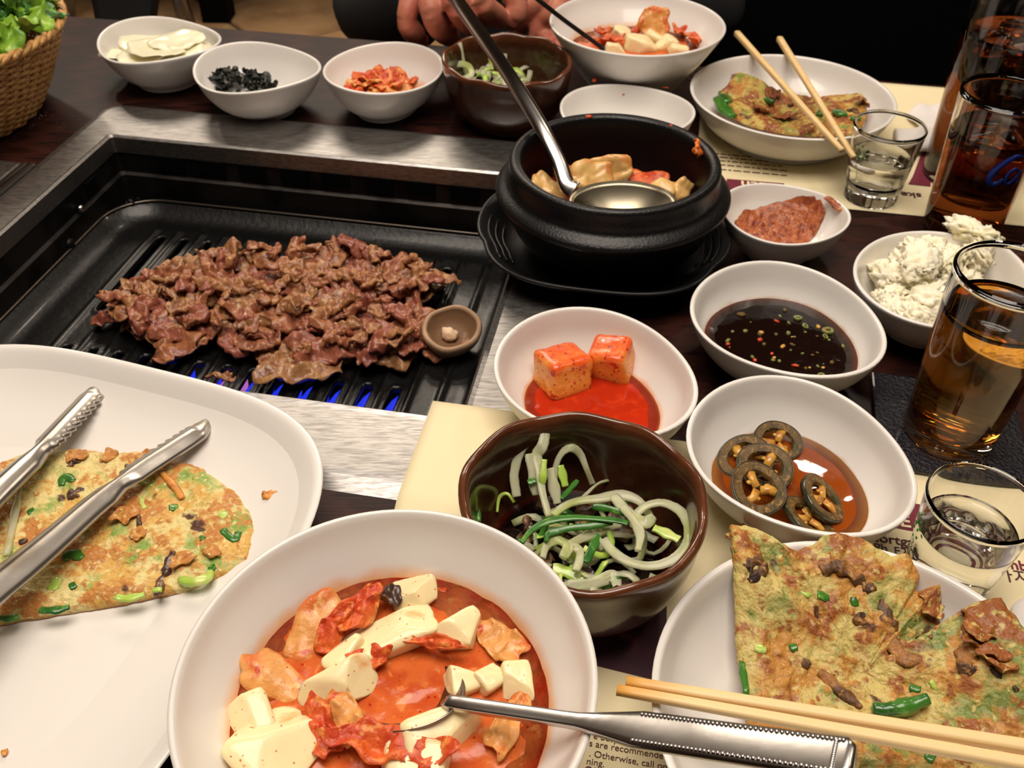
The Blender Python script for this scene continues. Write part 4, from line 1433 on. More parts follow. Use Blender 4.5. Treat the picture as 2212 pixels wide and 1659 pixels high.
def spoon(name, label, tip, neck, rim, end, group=None, bowl=(.0235, .0205, .0075), hw=(.0030, .0072), m=chrome, beads=True, roll=0.0):
    neck, rim, end = Vector(neck), Vector(rim), Vector(end)
    t = thing(name, label, 'spoon' if name != 'ladle' else 'ladle', neck, 0, group)
    ax = (Vector(tip) - neck)
    ax.normalize()
    lat = ax.cross(Vector((0, 0, 1))).normalized()
    nup = lat.cross(ax).normalized()
    if roll:
        Mx = Matrix.Rotation(roll, 3, ax)
        lat, nup = Mx @ lat, Mx @ nup
    a, b, d = bowl
    c = ax * (a * .96)
    V, F = [], []
    nr, ns = 10, 44
    for side in (0, 1):
        for r in range(nr + 1):
            s = r / nr
            for i in range(ns):
                th = 2 * pi * i / ns
                e = 1 + .06 * cos(th)
                x, y = a * s * cos(th), b * s * sin(th) * e
                z = -d * (1 - s ** 2.0) - (.0016 * (1 - .35 * s) if side else 0)
                V.append(c + ax * x + lat * y + nup * z)
    k = (nr + 1) * ns
    for r in range(nr):
        for i in range(ns):
            j = (i + 1) % ns
            F.append((r * ns + i, (r + 1) * ns + i, (r + 1) * ns + j, r * ns + j))
            F.append((k + r * ns + j, k + (r + 1) * ns + j, k + (r + 1) * ns + i, k + r * ns + i))
    for i in range(ns):
        j = (i + 1) % ns
        F.append((nr * ns + i, k + nr * ns + i, k + nr * ns + j, nr * ns + j))
    mesh_obj('spoon_bowl', V, F, bowlsteel, t)
    P = spline([ax * .004, Vector((0, 0, .0006)) - ax * .004, rim - neck, (rim - neck).lerp(end - neck, .5), end - neck], 10)
    nrm = (end - neck).cross(Vector((0, 0, 1))).cross(end - neck)
    if beads:
        wf = lambda f: hw[0] + (hw[1] - hw[0]) * max(0, min(1, (f - .47) / .13)) * 1.0 if f < .975 else hw[1] * (1 - .35 * (f - .975) / .025)
        tf_ = lambda f: .0016 if f > .5 else .0014 + .0006 * (1 - f)
        V, F = sweep(P, wf, tf_, nrm, n=12, power=5)
        h = mesh_obj('handle', V, F, m, t)
        ns_ = nrm.normalized()
        parts = []
        d = (end - rim)
        dn = d.normalized()
        ln = (end - neck).length
        st = neck + (end - neck) * .60
        lt = dn.cross(ns_)
        V0, F0 = ico(1)
        cnt = 46
        mid = (neck * 0 + end)
        for sgn in (-1, 1):
            for i in range(cnt):
                f = .60 + .375 * i / cnt
                # follow the swept centre line
                u = f * (len(P) - 1)
                i0 = min(int(u), len(P) - 2)
                p = P[i0].lerp(P[i0 + 1], u - i0)
                c0 = p + lt * (sgn * hw[1] * .74) + ns_ * .0016
                parts.append(([v * .00085 + c0 for v in V0], F0))
        for i in range(13):
            p = P[-1] - dn * .006 + lt * ((i / 12 - .5) * 2 * hw[1] * .66) + ns_ * .0016
            parts.append(([v * .00085 + p for v in V0], F0))
        V, F = join(parts)
        mesh_obj('bead_border', V, F, m, h, kind='stuff')
    else:
        V, F = sweep(P, lambda f: hw[0] + (hw[1] - hw[0]) * f, lambda f: min(hw[0], .0030) * .8, nrm, n=12, power=2.6)
        mesh_obj('handle', V, F, m, t)
    return t


nk, rm = at(985, 1521, .0690), at(1277, 1562, .0858)
spoon('spoon', 'steel spoon with beaded handle resting in the foreground stew', at(868, 1500, .0575), nk, rm, at(1846, 1642, .128), 'steel spoons', roll=radians(14))
nk2, rm2 = at(1300, 104, .052), at(1222, 46, .0805)
spoon('spoon', 'dark steel spoon leaning out of the far stew bowl toward the hand', at(1322, 120, .048), nk2, rm2, at(1120, -34, .118), 'steel spoons', beads=False, hw=(.0026, .0040), m=darksteel, bowl=(.021, .018, .007))

# ------------------------------------------------------------------ stone pot on its tray, with ladle
pc_ = Vector((.0725, .611, .0105))
TRAY = [(0, 0), (.056, 0), (.066, .002), (.080, .012), (.0885, .0195), (.0892, .0212), (.0875, .0222), (.083, .0195), (.072, .0085), (.060, .005), (.03, .005), (0, .005)]
tray = thing('pot_tray', 'black plastic underliner tray with grip ridges beneath the stone pot', 'tray', (.0685, .611, .0056))


def tray_rf(t, z=0):
    d = t - YAW
    n = 2.9
    k = (abs(cos(d)) ** n + abs(sin(d)) ** n) ** (-1 / n)
    return k * (1 + .10 * max(0, abs(cos(d)) - .90) / .10) * .985


V, F, A = lathe(smooth_prof(TRAY, 3), 96, tray_rf)
mesh_obj('body', V, F, traymat, tray)
for s in (1, -1):
    for k in range(3):
        rr = .071 + .005 * k
        P = []
        for i in range(9):
            a = (pi if s > 0 else 0) + YAW + radians((18 if s > 0 else 0) + (i - 4) * 5.0)
            P.append(Vector((cos(a), sin(a), 0)) * rr * tray_rf(a) + Vector((0, 0, .0100 + .0040 * k)))
        V, F = sweep(P, .0010, n=6)
        mesh_obj('grip_ridge', V, F, traymat, tray)
POT = [(0, 0), (.046, 0), (.056, .003), (.070, .016), (.0775, .031), (.0830, .0415), (.0862, .0465), (.0862, .0495), (.0828, .0525), (.0785, .0550), (.0768, .0590), (.0768, .0665), (.0762, .0708), (.0735, .0728), (.0700, .0722), (.0678, .0690),
       (.0672, .058), (.0665, .035), (.061, .016), (.045, .009), (0, .008)]
pot = thing('stone_pot', 'black stoneware pot with flared collar on a black tray beside the grill', 'pot', pc_)
V, F, A = lathe(smooth_prof(POT, 3), 96, lambda t, z: 1 + .003 * sin(3 * t + 1))
mesh_obj('body', V, F, stone, pot)
zb = .030
V, F = [Vector((0, 0, 0))], []
for r in range(1, 25):
    for i in range(64):
        th = 2 * pi * i / 64
        x, y = .0655 * r / 24 * cos(th), .0655 * r / 24 * sin(th)
        V.append(Vector((x, y, .003 * fbm((x, y, 0), 60, 3, 4))))
for i in range(64):
    F.append((0, 1 + i, 1 + (i + 1) % 64))
for r in range(23):
    for i in range(64):
        a, b = 1 + r * 64 + i, 1 + r * 64 + (i + 1) % 64
        F.append((a, a + 64, b + 64, b))
o = mesh_obj('stew_remains', V, F, mat('dark_stew', (120, 34, 14), .2, coat=.5, layers=(('n', 60, .45, .65, (70, 18, 10)), ('n', 120, .6, .72, (190, 90, 40))), bump=(160, .4, .002)), loc=pc_ + Vector((0, 0, zb)))
tag(o, 'dark red stew left in the bottom of the stone pot', 'soup', kind='stuff')
potcab = mat('boiled_cabbage', (222, 178, 108), .35, coat=.2, layers=(('n', 60, .52, .68, (206, 130, 64)), ('v', 300, .12, .04, (170, 60, 30)), ('n', 160, .6, .7, (232, 204, 146))), bump=(160, .3, .001))
pz = pc_.z + zb
pieces = [((1275, 385), .034, .026, (r_(48), r_(10), r_(8)), potcab, 'pale tofu like cabbage slice leaning left behind the ladle'), ((1320, 370), .036, .026, (r_(58), r_(-12), r_(-6)), potcab, 'wide pale cabbage slice standing behind the ladle in the stone pot'),
          ((1185, 408), .030, .018, (r_(20), r_(24), r_(-20)), potcab, 'pale cabbage slice at the left wall of the stone pot'), ((1430, 418), .026, .018, (r_(30), r_(-10), r_(30)), potcab, 'cabbage slice right of the ladle bowl'),
          ((1468, 414), .022, .016, (r_(46), r_(-30), r_(50)), potcab, 'pointed cabbage slice at the right wall of the stone pot'), ((1400, 392), .034, .016, (r_(20), 0, r_(-10)), kimchi, 'red cabbage piece behind the ladle bowl'),
          ((1220, 380), .018, .012, (r_(20), 0, r_(40)), kimchi, 'small red cabbage piece at the left of the stone pot')]
for k, (p, L, W, rot, m, lb) in enumerate(pieces):
    V, F = crumple(L, W, .004, .0035, 60, 820 + k, 18, 12, curl=.05, edge=.25)
    tag(place(mesh_obj('kimchi_piece', V, F, m), at(p[0], p[1], pz + (.014 if k in (0, 1) else .007)), rot), lb, 'kimchi')
# scraps stuck on the pot rim
scrapm = mat('orange_scrap', (222, 122, 44), .4, coat=.1, layers=(('n', 120, .45, .65, (196, 92, 32)),), bump=(260, .5, .001))
V, F = crumple(.036, .012, .0026, .004, 110, 841, 20, 8, edge=.5, fold=.3)
tag(place(mesh_obj('kimchi_scrap', V, F, scrapm), at(1502, 322, .079), (r_(62), r_(10), r_(78))), 'orange kimchi scrap hanging over the right rim of the stone pot', 'kimchi')
for k, (x, y, s) in enumerate(((1272, 252, .003), (1450, 272, .0024), (1535, 345, .0018))):
    V, F = chunk(s, s * .6, s * .5, 2, .3, 2, k, 2)
    tag(place(mesh_obj('kimchi_crumb', V, F, kimchi), at(x, y, .0825 if k < 2 else .07)), 'tiny orange crumb stuck on the rim of the stone pot', 'kimchi', 'crumbs on the pot rim')
# ladle
lad = thing('ladle', 'long steel ladle standing in the stone pot and leaning to the upper left', 'ladle', at(1346, 434, .0615))
V, F = [], []
nr, ns = 12, 56
axx = Vector((1, -.10, .04)).normalized()
ayy = Vector((.10, .99, .06)).normalized()
azz = axx.cross(ayy).normalized()
for side in (0, 1):
    for r in range(nr + 1):
        s = r / nr
        for i in range(ns):
            th = 2 * pi * i / ns
            z = -.018 * (1 - s ** 2.2) - (.0012 if side else 0)
            V.append(axx * (.0385 * s * cos(th)) + ayy * (.027 * s * sin(th)) + azz * z)
k = (nr + 1) * ns
for r in range(nr):
    for i in range(ns):
        j = (i + 1) % ns
        F.append((r * ns + i, (r + 1) * ns + i, (r + 1) * ns + j, r * ns + j))
        F.append((k + r * ns + j, k + (r + 1) * ns + j, k + (r + 1) * ns + i, k + r * ns + i))
for i in range(ns):
    j = (i + 1) % ns
    F.append((nr * ns + i, k + nr * ns + i, k + nr * ns + j, nr * ns + j))
mesh_obj('ladle_bowl', V, F, mat('worn_steel', (150, 142, 122), .34, metal=1.0, layers=(('n', 60, .5, .7, (120, 108, 84)),)), lad)
hp = [at(1240, 412, .0565), at(1224, 396, .0605), at(1206, 345, .072), at(1160, 258, .0935), at(1090, 148, .126), at(985, 0, .176), at(905, -110, .216)]
V, F = sweep([p - lad.location for p in spline(hp, 8)], lambda f: .0064 - .0014 * f if f > .12 else .0078 - .011 * f, .0030, (.2, -.75, .62), n=14, power=2.4)
mesh_obj('handle', V, F, chrome, lad)

# ------------------------------------------------------------------ pancakes
from mathutils.bvhtree import BVHTree


class Pancake:
    def __init__(s, label, outline, centre, h, bump, freq, seed, m, edge_amp=.02, dome=0.0, group='pancake pieces', base=None):
        P = [at(x, y, z) for x, y, z in outline]
        c = at(*centre)
        if base:
            for p in P + [c]:
                p.z = max(p.z, base.floor(p.x, p.y) + .0006)
        s.t = thing('pancake', label, 'pancake', c, 0, group)
        V, F, A = slabdisc(P, c, h, bump, freq, seed, 84, 340, edge_amp, 160, dome=dome)
        s.bvh = BVHTree.FromPolygons(V, F)
        mesh_obj('batter', [v - c for v in V], F, m, s.t, attrs={'hgt': A})
        s.c = c

    def on(s, px, py, lift=0.0):
        z = s.c.z + .01
        for _ in range(4):
            p = at(px, py, z)
            h = s.bvh.ray_cast(Vector((p.x, p.y, .3)), Vector((0, 0, -1)))
            if h[0] is None:
                break
            z = h[0].z + lift
        return at(px, py, z) - s.c

    def strip(s, name, pts, wd, th, m, seed=0, lift=.0008, arch=0.0, jit=.12):
        P = [s.on(x, y, lift) for x, y in pts]
        P = spline(P, 5)
        n = len(P)
        for i, p in enumerate(P):
            p.z += arch * sin(pi * i / (n - 1)) + .0006 * n3(p, 300, seed)
        V, F = sweep(P, lambda f: wd * (.7 + .3 * sin(pi * f)) * (1 + .12 * sin(13 * f + seed)), th, n=8, jit=jit, seed=seed, power=2.4)
        return mesh_obj(name, V, F, m, s.t)

    def sliver(s, name, pts, wd, m, seed=0, lift=0.0):
        P = spline([s.on(x, y, lift) for x, y in pts], 6)
        n = len(P)
        V, F = [], []
        k = 9
        for i, p in enumerate(P):
            d = (P[min(i + 1, n - 1)] - P[max(i - 1, 0)]).normalized()
            sd = d.cross(Vector((0, 0, 1))).normalized()
            f = i / (n - 1)
            w_ = wd * (.35 + .65 * sin(pi * min(.95, .12 + .8 * f))) * (1 + .45 * n3(p, 190, seed))
            for j in range(k):
                x = j / (k - 1) * 2 - 1
                q = p + sd * (w_ * x)
                h = .0009 * (1 - x * x) - .0012 * abs(x) ** 3 + .0016 * n3(q, 260, seed + 3) + .0008 * n3(q, 600, seed + 5)
                V.append(q + Vector((0, 0, h)))
        for i in range(n - 1):
            for j in range(k - 1):
                a = i * k + j
                F.append((a, a + 1, a + k + 1, a + k))
        o = mesh_obj(name, V, F, m, s.t)
        md = o.modifiers.new('thick', 'SOLIDIFY')
        md.thickness = .0016
        md.offset = -1
        return o

    def flake(s, name, px, py, L, W, m, seed, rot=(0, 0, 0), lift=.001, amp=.002):
        V, F = crumple(L, W, .0012, amp, 110, seed, 12, 9, curl=.08, edge=.5)
        o = mesh_obj(name, V, F, m, s.t, attrs={'hgt': [.72 + 40 * v.z for v in V]})
        o.location = s.on(px, py, lift)
        o.rotation_euler = rot
        return o


zA = SQZ + .0006
outA = [(556, 1168, zA), (545, 1120, zA), (520, 1078, zA), (478, 1048, zA), (440, 1022, zA), (400, 1008, zA), (350, 1000, zA), (300, 985, zA), (250, 990, zA), (205, 985, zA), (172, 976, zA), (135, 985, zA), (95, 978, zA), (50, 990, zA), (0, 1010, zA), (-110, 1040, zA),
        (-190, 1130, zA), (-200, 1280, zA), (-120, 1370, zA), (0, 1352, zA), (80, 1338, zA), (170, 1325, zA), (260, 1310, zA), (350, 1292, zA), (420, 1280, zA), (490, 1255, zA), (540, 1225, zA)]
pa = Pancake('golden scallion pancake wedge lying under the tongs on the square plate', outA, (180, 1160, zA), .0064, .0026, 70, 5, pan_a, .014, base=SquareFloor())
for k, (pts, wd) in enumerate([([(250, 1290), (280, 1292), (312, 1284)], .0026), ([(85, 1318), (120, 1318), (150, 1310)], .0026), ([(0, 1334), (20, 1336), (40, 1330)], .0024), ([(330, 1276), (350, 1274)], .002), ([(133, 1050), (140, 1030), (160, 1040)], .003),
                               ([(135, 1205), (160, 1195), (180, 1205)], .004), ([(475, 1110), (488, 1118)], .004), ([(480, 1145), (505, 1165), (515, 1150)], .003), ([(365, 1098), (385, 1096)], .0034), ([(305, 1075), (312, 1100)], .002), ([(432, 1160), (440, 1166)], .0026),
                               ([(150, 1270), (165, 1262)], .003), ([(110, 1275), (120, 1260), (118, 1250)], .004), ([(60, 1110), (75, 1100)], .003), ([(450, 1230), (466, 1222)], .003), ([(300, 1040), (330, 1050)], .0016)]):
    pa.strip('scallion_piece', pts, wd * .85, .0009, scal_green if k % 3 else scal_lime, k, -.0002)
pa.strip('scallion_piece', [(390, 1252), (415, 1258), (445, 1250), (455, 1238)], .0030, .0020, scal_lime, 31, .0004)
for k, (pts, wd) in enumerate([([(372, 1190), (362, 1225), (345, 1262), (340, 1282)], .0034), ([(150, 1080), (160, 1062), (182, 1056)], .0036), ([(300, 1115), (300, 1140), (292, 1160)], .0022), ([(150, 1008), (158, 990), (172, 1000)], .0032), ([(40, 1172), (60, 1165)], .0022), ([(270, 1010), (280, 1006)], .003)]):
    pa.sliver('dark_vegetable_strip', pts, wd, darkveg, k + 5, .0002)
pa.strip('fried_strip', [(350, 1022), (368, 1040), (385, 1062), (393, 1078)], .0022, .0012, crustm, 3, .001)
pa.strip('onion_strip', [(44, 1040), (36, 1090), (28, 1130), (14, 1200)], .0022, .0011, onion, 8, .001)
for k, (x, y, L, rz) in enumerate([(165, 987, .012, .4), (80, 997, .011, 1.2), (232, 987, .012, 1.0), (310, 990, .010, .2), (270, 1115, .014, .5), (395, 1215, .012, .6), (300, 1155, .010, 1.5), (460, 1195, .010, 0)]):
    pa.flake('crust_flake', x, y, L, L * .7, pan_a, 900 + k, (.2, .12, rz), -.0002, .0024)

R = rnd(4)


def zB(y):
    return .041 - .030 * max(0, min(1, (y - 1150) / 420)) ** .85


outB = [(1574, 1140), (1600, 1138), (1640, 1158), (1672, 1186), (1712, 1200), (1748, 1192), (1770, 1176), (1810, 1166), (1850, 1176), (1880, 1208), (1918, 1222), (1950, 1222), (1980, 1262), (1976, 1282), (2018, 1288), (2032, 1318), (2022, 1342), (2052, 1375), (2080, 1372),
        (2092, 1342), (2130, 1345), (2165, 1400), (2205, 1475), (2235, 1540), (2250, 1640), (2200, 1720), (2000, 1730), (1800, 1700), (1660, 1660), (1612, 1600), (1608, 1520), (1592, 1430), (1584, 1330), (1576, 1230)]
pb = Pancake('large browned scallion pancake piece overhanging the near round plate', [(x, y, zB(y)) for x, y in outB], (1860, 1470, .0135), .0066, .0038, 62, 17, pan_b, .022, .0, base=plN)
for k, (pts, wd) in enumerate([([(1735, 1285), (1745, 1275)], .004), ([(1765, 1285), (1790, 1290)], .0034), ([(1845, 1290), (1848, 1310)], .003), ([(1630, 1398), (1655, 1402)], .0034), ([(1705, 1400), (1722, 1395)], .003), ([(1965, 1480), (1990, 1488)], .004), ([(2060, 1300), (2062, 1330)], .002), ([(1598, 1300), (1595, 1240), (1590, 1190)], .0018), ([(1602, 1430), (1612, 1500)], .0024), ([(2010, 1470), (2030, 1490)], .003), ([(2180, 1490), (2200, 1510)], .0034), ([(2000, 1630), (2020, 1640)], .004), ([(1820, 1245), (1840, 1260)], .002)]):
    pb.strip('scallion_piece', pts, wd * .8, .0009, scal_green if k % 3 else scal_lime, k, -.0002)
pb.strip('scallion_stalk', [(1885, 1532), (1920, 1534), (1965, 1524), (2003, 1512)], .0036, .0036, scal_green, 44, .003)
for k, (pts, wd, ar) in enumerate([([(1770, 1228), (1800, 1216), (1835, 1224), (1868, 1250), (1888, 1278)], .0042, .0012), ([(1905, 1295), (1920, 1340), (1928, 1385), (1955, 1418), (1990, 1420)], .0036, .002), ([(1770, 1450), (1795, 1470), (1830, 1500), (1860, 1530)], .0024, .0005),
                                   ([(1860, 1325), (1870, 1350)], .0036, 0), ([(1600, 1215), (1625, 1208), (1640, 1225), (1625, 1245), (1600, 1250)], .0034, .001), ([(2085, 1400), (2100, 1440), (2095, 1475)], .0046, .0018), ([(1990, 1372), (2010, 1375)], .003, 0), ([(2140, 1440), (2175, 1465), (2200, 1495)], .0022, .001), ([(1735, 1425), (1750, 1440)], .002, 0), ([(1960, 1240), (1975, 1262), (1968, 1282)], .0036, .002)]):
    pb.sliver('dark_vegetable_strip', pts, wd * 1.45, darkbrowned, k + 60, .0002)
for k, (x, y, L, rz) in enumerate([(1596, 1164, .014, .4), (1706, 1206, .012, .2), (1800, 1186, .014, .3), (1944, 1246, .014, .9), (2008, 1312, .013, 1.2), (2104, 1356, .014, 1.8), (2122, 1398, .018, 1.9), (2150, 1430, .014, 2), (1640, 1530, .010, 0)]):
    pb.flake('crust_flake', x, y, L * 1.2, L * .9, pan_b, 940 + k, (.2, .15, rz), -.0004, .0036)

zC = .030
outC = [(1546, 212, .024), (1570, 190, .030), (1590, 160, .034), (1625, 172, .032), (1670, 198, .026), (1720, 212, .022), (1770, 220, .02), (1815, 212, .022), (1862, 208, .028), (1872, 232, .030), (1868, 262, .03), (1845, 296, .03), (1790, 297, .026), (1730, 296, .022), (1670, 288, .02), (1610, 272, .020), (1566, 246, .022)]
pcake = Pancake('small browned pancake piece on the far round plate under crossed chopsticks', outC, (1715, 250, .016), .0055, .0028, 62, 33, pan_c, .02, base=plF)
for k, (pts, wd) in enumerate([([(1552, 212), (1565, 235), (1582, 252)], .007), ([(1560, 200), (1572, 222)], .006), ([(1808, 240), (1820, 250)], .006), ([(1780, 236), (1768, 250)], .004), ([(1650, 212), (1670, 222)], .003), ([(1840, 255), (1850, 262)], .003)]):
    pcake.strip('scallion_piece', pts, wd, .0024, scal_green, k, .001)
for k, (pts, wd) in enumerate([([(1830, 240), (1845, 236), (1855, 244)], .004), ([(1690, 218), (1712, 226)], .003)]):
    pcake.sliver('dark_vegetable_strip', pts, wd, darkveg, k + 90, .0004)
for k, (x, y, L) in enumerate([(1600, 172, .018), (1858, 222, .018), (1640, 240, .02), (1700, 256, .022), (1745, 284, .018), (1670, 205, .016)]):
    pcake.flake('crust_flake', x, y, L, L * .7, pan_c, 980 + k, (.3, .2, k), .001, .004)

# crumbs on the square plate
for k, (x, y, L, W, lb) in enumerate([(590, 1088, .0105, .006, 'golden fried crumb by the right edge of the square plate'), (349, 938, .005, .003, 'small orange crumb above the right tong tip on the square plate'), (322, 1468, .008, .003, 'curled brown crumb in the empty lower part of the square plate'), (352, 1459, .006, .0014, 'thin dark crumb beside the curled brown one'), (213, 1630, .003, .0014, 'dark speck near the bottom of the square plate'), (14, 1625, .003, .002, 'red brown speck at the lower left of the square plate'), (440, 1303, .008, .005, 'browned crumb between the pancake and the stew bowl')]):
    V, F = crumple(L, W, .0022 if k == 0 else .0009, .0016, 200, 1000 + k, 10, 7, edge=.4, curl=.05)
    c = at(x, y, SQZ + .001)
    c.z = max(c.z, SquareFloor().floor(c.x, c.y) + (.0014 if k == 0 else .0004))
    tag(place(mesh_obj('crumb', V, F, crustm if k not in (3, 4) else darkveg), c, (0, 0, k * .9 + .4)), lb, 'crumb')

# ------------------------------------------------------------------ tongs
def arm(pts, w, teeth_side, parent, off, cap=False):
    P = spline(pts, 10)
    n = len(P)
    V, F = [], []
    m = 10
    L = [0]
    for a, b in zip(P, P[1:]):
        L.append(L[-1] + (b - a).length)
    nuL = Vector((0, 0, 1))
    fine = []
    tot = L[-1]
    N = 150
    i0 = 0
    for k in range(N + 1):
        d = tot * k / N
        while i0 < n - 2 and L[i0 + 1] < d:
            i0 += 1
        f = (d - L[i0]) / max(L[i0 + 1] - L[i0], 1e-9)
        fine.append((P[i0].lerp(P[i0 + 1], f), d))
    rows = []
    for k, (p, d) in enumerate(fine):
        a, b = fine[max(k - 1, 0)][0], fine[min(k + 1, N)][0]
        t = (b - a).normalized()
        s = t.cross(nuL).normalized()
        u = s.cross(t).normalized()
        hw = w(d)
        row = []
        for side in (0, 1):
            for i in range(m + 1):
                x = i / m * 2 - 1
                ww = hw
                if d < .062 and d > .004 and (x * teeth_side > .75):
                    ww = hw * (1 + .30 * (abs((d / .0054) % 1 - .5) * 2 - .5))
                drop = (.0030 if d < .06 else .0042) * (abs(x) ** 2.6) * min(1, hw / .006)
                ridge = .0008 * (1 if abs(x) < .35 and d > .012 else 0)
                row.append(len(V))
                V.append(p + s * (ww * x) + u * (-drop + ridge - (.0011 if side else 0)) - off)
        rows.append(row)
    for a, b in zip(rows, rows[1:]):
        for i in range(m):
            F.append((a[i], a[i + 1], b[i + 1], b[i]))
            o = m + 1
            F.append((a[o + i + 1], a[o + i], b[o + i], b[o + i + 1]))
        F.append((a[0], b[0], b[m + 1], a[m + 1]))
        F.append((a[m], a[2 * m + 1], b[2 * m + 1], b[m]))
    for r, fl in ((rows[0], False), (rows[-1], True)):
        for i in range(m):
            qd = (r[i], r[i + 1], r[m + 2 + i], r[m + 1 + i])
            F.append(qd if fl else qd[::-1])
    return mesh_obj('arm', V, F, tongsteel, parent)


tz = SQZ
tongsteel = mat('tong_steel', (190, 184, 176), 0.3, metal=1.0, layers=(('n', 30, .5, .7, (160, 150, 136)),), bump=(160, .1, .0006))
tong = thing('tongs', 'steel serrated kitchen tongs lying open across the pancake on the square plate', 'tongs', at(-40, 1200, .04))
prof_w = lambda d: (.0022 + .0056 * min(1, (d / .012)) ** .6) if d < .058 else (.0078 - .0022 * max(0, 1 - abs(d - .066) / .010) + .0024 * min(1, max(0, (d - .066) / .07)))
arm([at(446, 905, tz + .013), at(418, 928, tz + .016), at(360, 966, tz + .018), at(290, 1012, tz + .020), at(200, 1078, tz + .023), at(90, 1170, tz + .028), at(-40, 1275, tz + .034), at(-190, 1400, tz + .042)], prof_w, 1, tong, tong.location)
arm([at(208, 826, tz + .013), at(192, 850, tz + .015), at(145, 900, tz + .018), at(85, 962, tz + .021), at(30, 1010, tz + .025), at(-50, 1085, tz + .030), at(-140, 1190, tz + .036), at(-230, 1380, tz + .044)], prof_w, -1, tong, tong.location)
V, F = chunk(.014, .014, .006, 3, .02, 1, 1, 3)
mesh_obj('hinge', [v + at(-215, 1395, tz + .042) - tong.location for v in V], F, chrome, tong)

# ------------------------------------------------------------------ chopsticks
def chopstick(a, b, w0, w1, m, label, group, tipfade=True, L=None):
    a, b = Vector(a), Vector(b)
    d = (b - a).normalized()
    if L:
        b = a + d * L
    n = 24
    path = [a.lerp(b, i / n) for i in range(n + 1)]
    V, F = sweep([p - a for p in path], lambda f: w0 + (w1 - w0) * f, lambda f: (w0 + (w1 - w0) * f) * .92, n=12, power=3.6)
    tip = [max(0, 1 - (i // 12) / n / .22) for i in range(len(V))]
    o = mesh_obj('chopstick', V, F, m, attrs={'tip': tip}, loc=a)
    return tag(o, label, 'chopstick', group)


zc = .0462
chopstick(at(1352, 1472, zc), at(2212, 1612, zc), .0022, .0031, chopwood_b, 'upper of two wooden chopsticks laid across the near round plate', 'chopsticks', L=.222)
chopstick(at(1332, 1490, zc), at(2212, 1650, zc), .0022, .0031, chopwood_b, 'lower chopstick with the sauce wet tip across the near round plate', 'chopsticks', L=.222)
zc = .0478
chopstick(at(1818, 325, zc), at(1592, 72, zc), .0022, .0032, chopwood, 'left chopstick across the far round plate', 'chopsticks')
chopstick(at(1844, 340, zc - .0035), at(1684, 84, zc), .0022, .0032, chopwood, 'right chopstick across the far round plate, tip beside the shot glass', 'chopsticks')

# ------------------------------------------------------------------ glasses
def tumbler(name, label, c, rt, rb, h, wall, base, liq, lz, liqmat, liqname, liqlabel, flute=0, group=None, z0=.0012):
    t = thing(name, label, 'glass', (c[0], c[1], z0), 0, group)
    R = lambda z: rb + (rt - rb) * z / h
    pr = [(0, 0), (rb * .86, 0), (rb * .97, .0012), (R(.004), .004), (R(h * .3), h * .3), (R(h * .6), h * .6), (R(h - .003), h - .003), (rt, h - .001), (rt - wall * .5, h), (rt - wall, h - .001), (R(h * .6) - wall, h * .6), (R(h * .3) - wall, h * .3), (R(base + .006) - wall * 1.1, base + .006), (R(base) - wall * 2.6, base + .0006), (rb * .4, base), (0, base)]
    rf = None
    if flute:
        rf = lambda a, z: 1 - (.055 * abs(sin(flute * a / 2)) ** 1.5 * max(0, min(1, (h * .42 - z) / (h * .18))) if z > 0.0005 else 0)
    P = smooth_prof(pr, 2)
    k = 18
    V, F, A = lathe(P, 96, lambda a, z: 1)
    if flute:
        nP = []
        for i, v in enumerate(V):
            r = hypot(v.x, v.y)
            if r > R(v.z) - wall * .6 and v.z < h * .45:
                s = rf(atan2(v.y, v.x), v.z)
                v = Vector((v.x * s, v.y * s, v.z))
            nP.append(v)
        V = nP
    mesh_obj('body', V, F, glassm, t)
    ov = .00025
    pr = [(0, base - ov), (R(base) - wall * 2.6, base - ov + .0006), (R(base + .006) - wall * 1.1 + ov, base + .006), (R(h * .3) - wall + ov, max(h * .3, base + .008)), (R(lz) - wall + ov, lz), (R(lz) - wall - .0012, lz - .0006), (0, lz - .0008)]
    V, F, A = lathe(smooth_prof(pr, 2), 72)
    o = mesh_obj(liqname, V, F, liqmat, loc=(c[0], c[1], z0))
    tag(o, liqlabel, 'drink', kind='stuff')
    return t


gN = tumbler('beer_glass', 'clear glass of golden beer in front of the potato salad at the right edge', (.2678, .4105), .0319, .0262, .1162, .0019, .009, 1, .090, beer, 'beer', 'golden beer in the nearest tall glass')
gM = tumbler('beer_glass', 'clear glass of amber iced drink with blue print, behind the potato salad', (.3640, .6550), .0345, .0290, .1136, .0020, .010, 1, .083, cider, 'amber_drink', 'amber iced drink in the blue printed glass')
gF = tumbler('tall_glass', 'tallest glass of dark iced tea at the far right edge', (.4020, .7420), .0455, .0385, .1700, .0024, .010, 1, .124, teal, 'iced_tea', 'dark iced tea in the tallest glass')
sN = tumbler('shot_glass', 'near shot glass of clear spirit with a green sprig print', (.2265, .2985), .0262, .0200, .0660, .0013, .012, 1, .044, water, 'clear_spirit', 'clear spirit in the near shot glass', flute=12, group='shot glasses')
sF = tumbler('shot_glass', 'far shot glass of clear spirit beside the chopstick tips', (.3040, .7035), .0290, .0220, .0650, .0014, .012, 1, .038, water, 'clear_spirit', 'clear spirit in the far shot glass', flute=12, group='shot glasses')


def ice(c, s, seed, label, group):
    V, F = chunk(s, s * .9, s * .8, 5, .06, 1.4, seed, 3, 2)
    R = rnd(seed)
    tag(place(mesh_obj('ice_cube', V, F, icem), c, (R.uniform(-.5, .5), R.uniform(-.5, .5), R.uniform(0, 3))), label, 'ice', group)


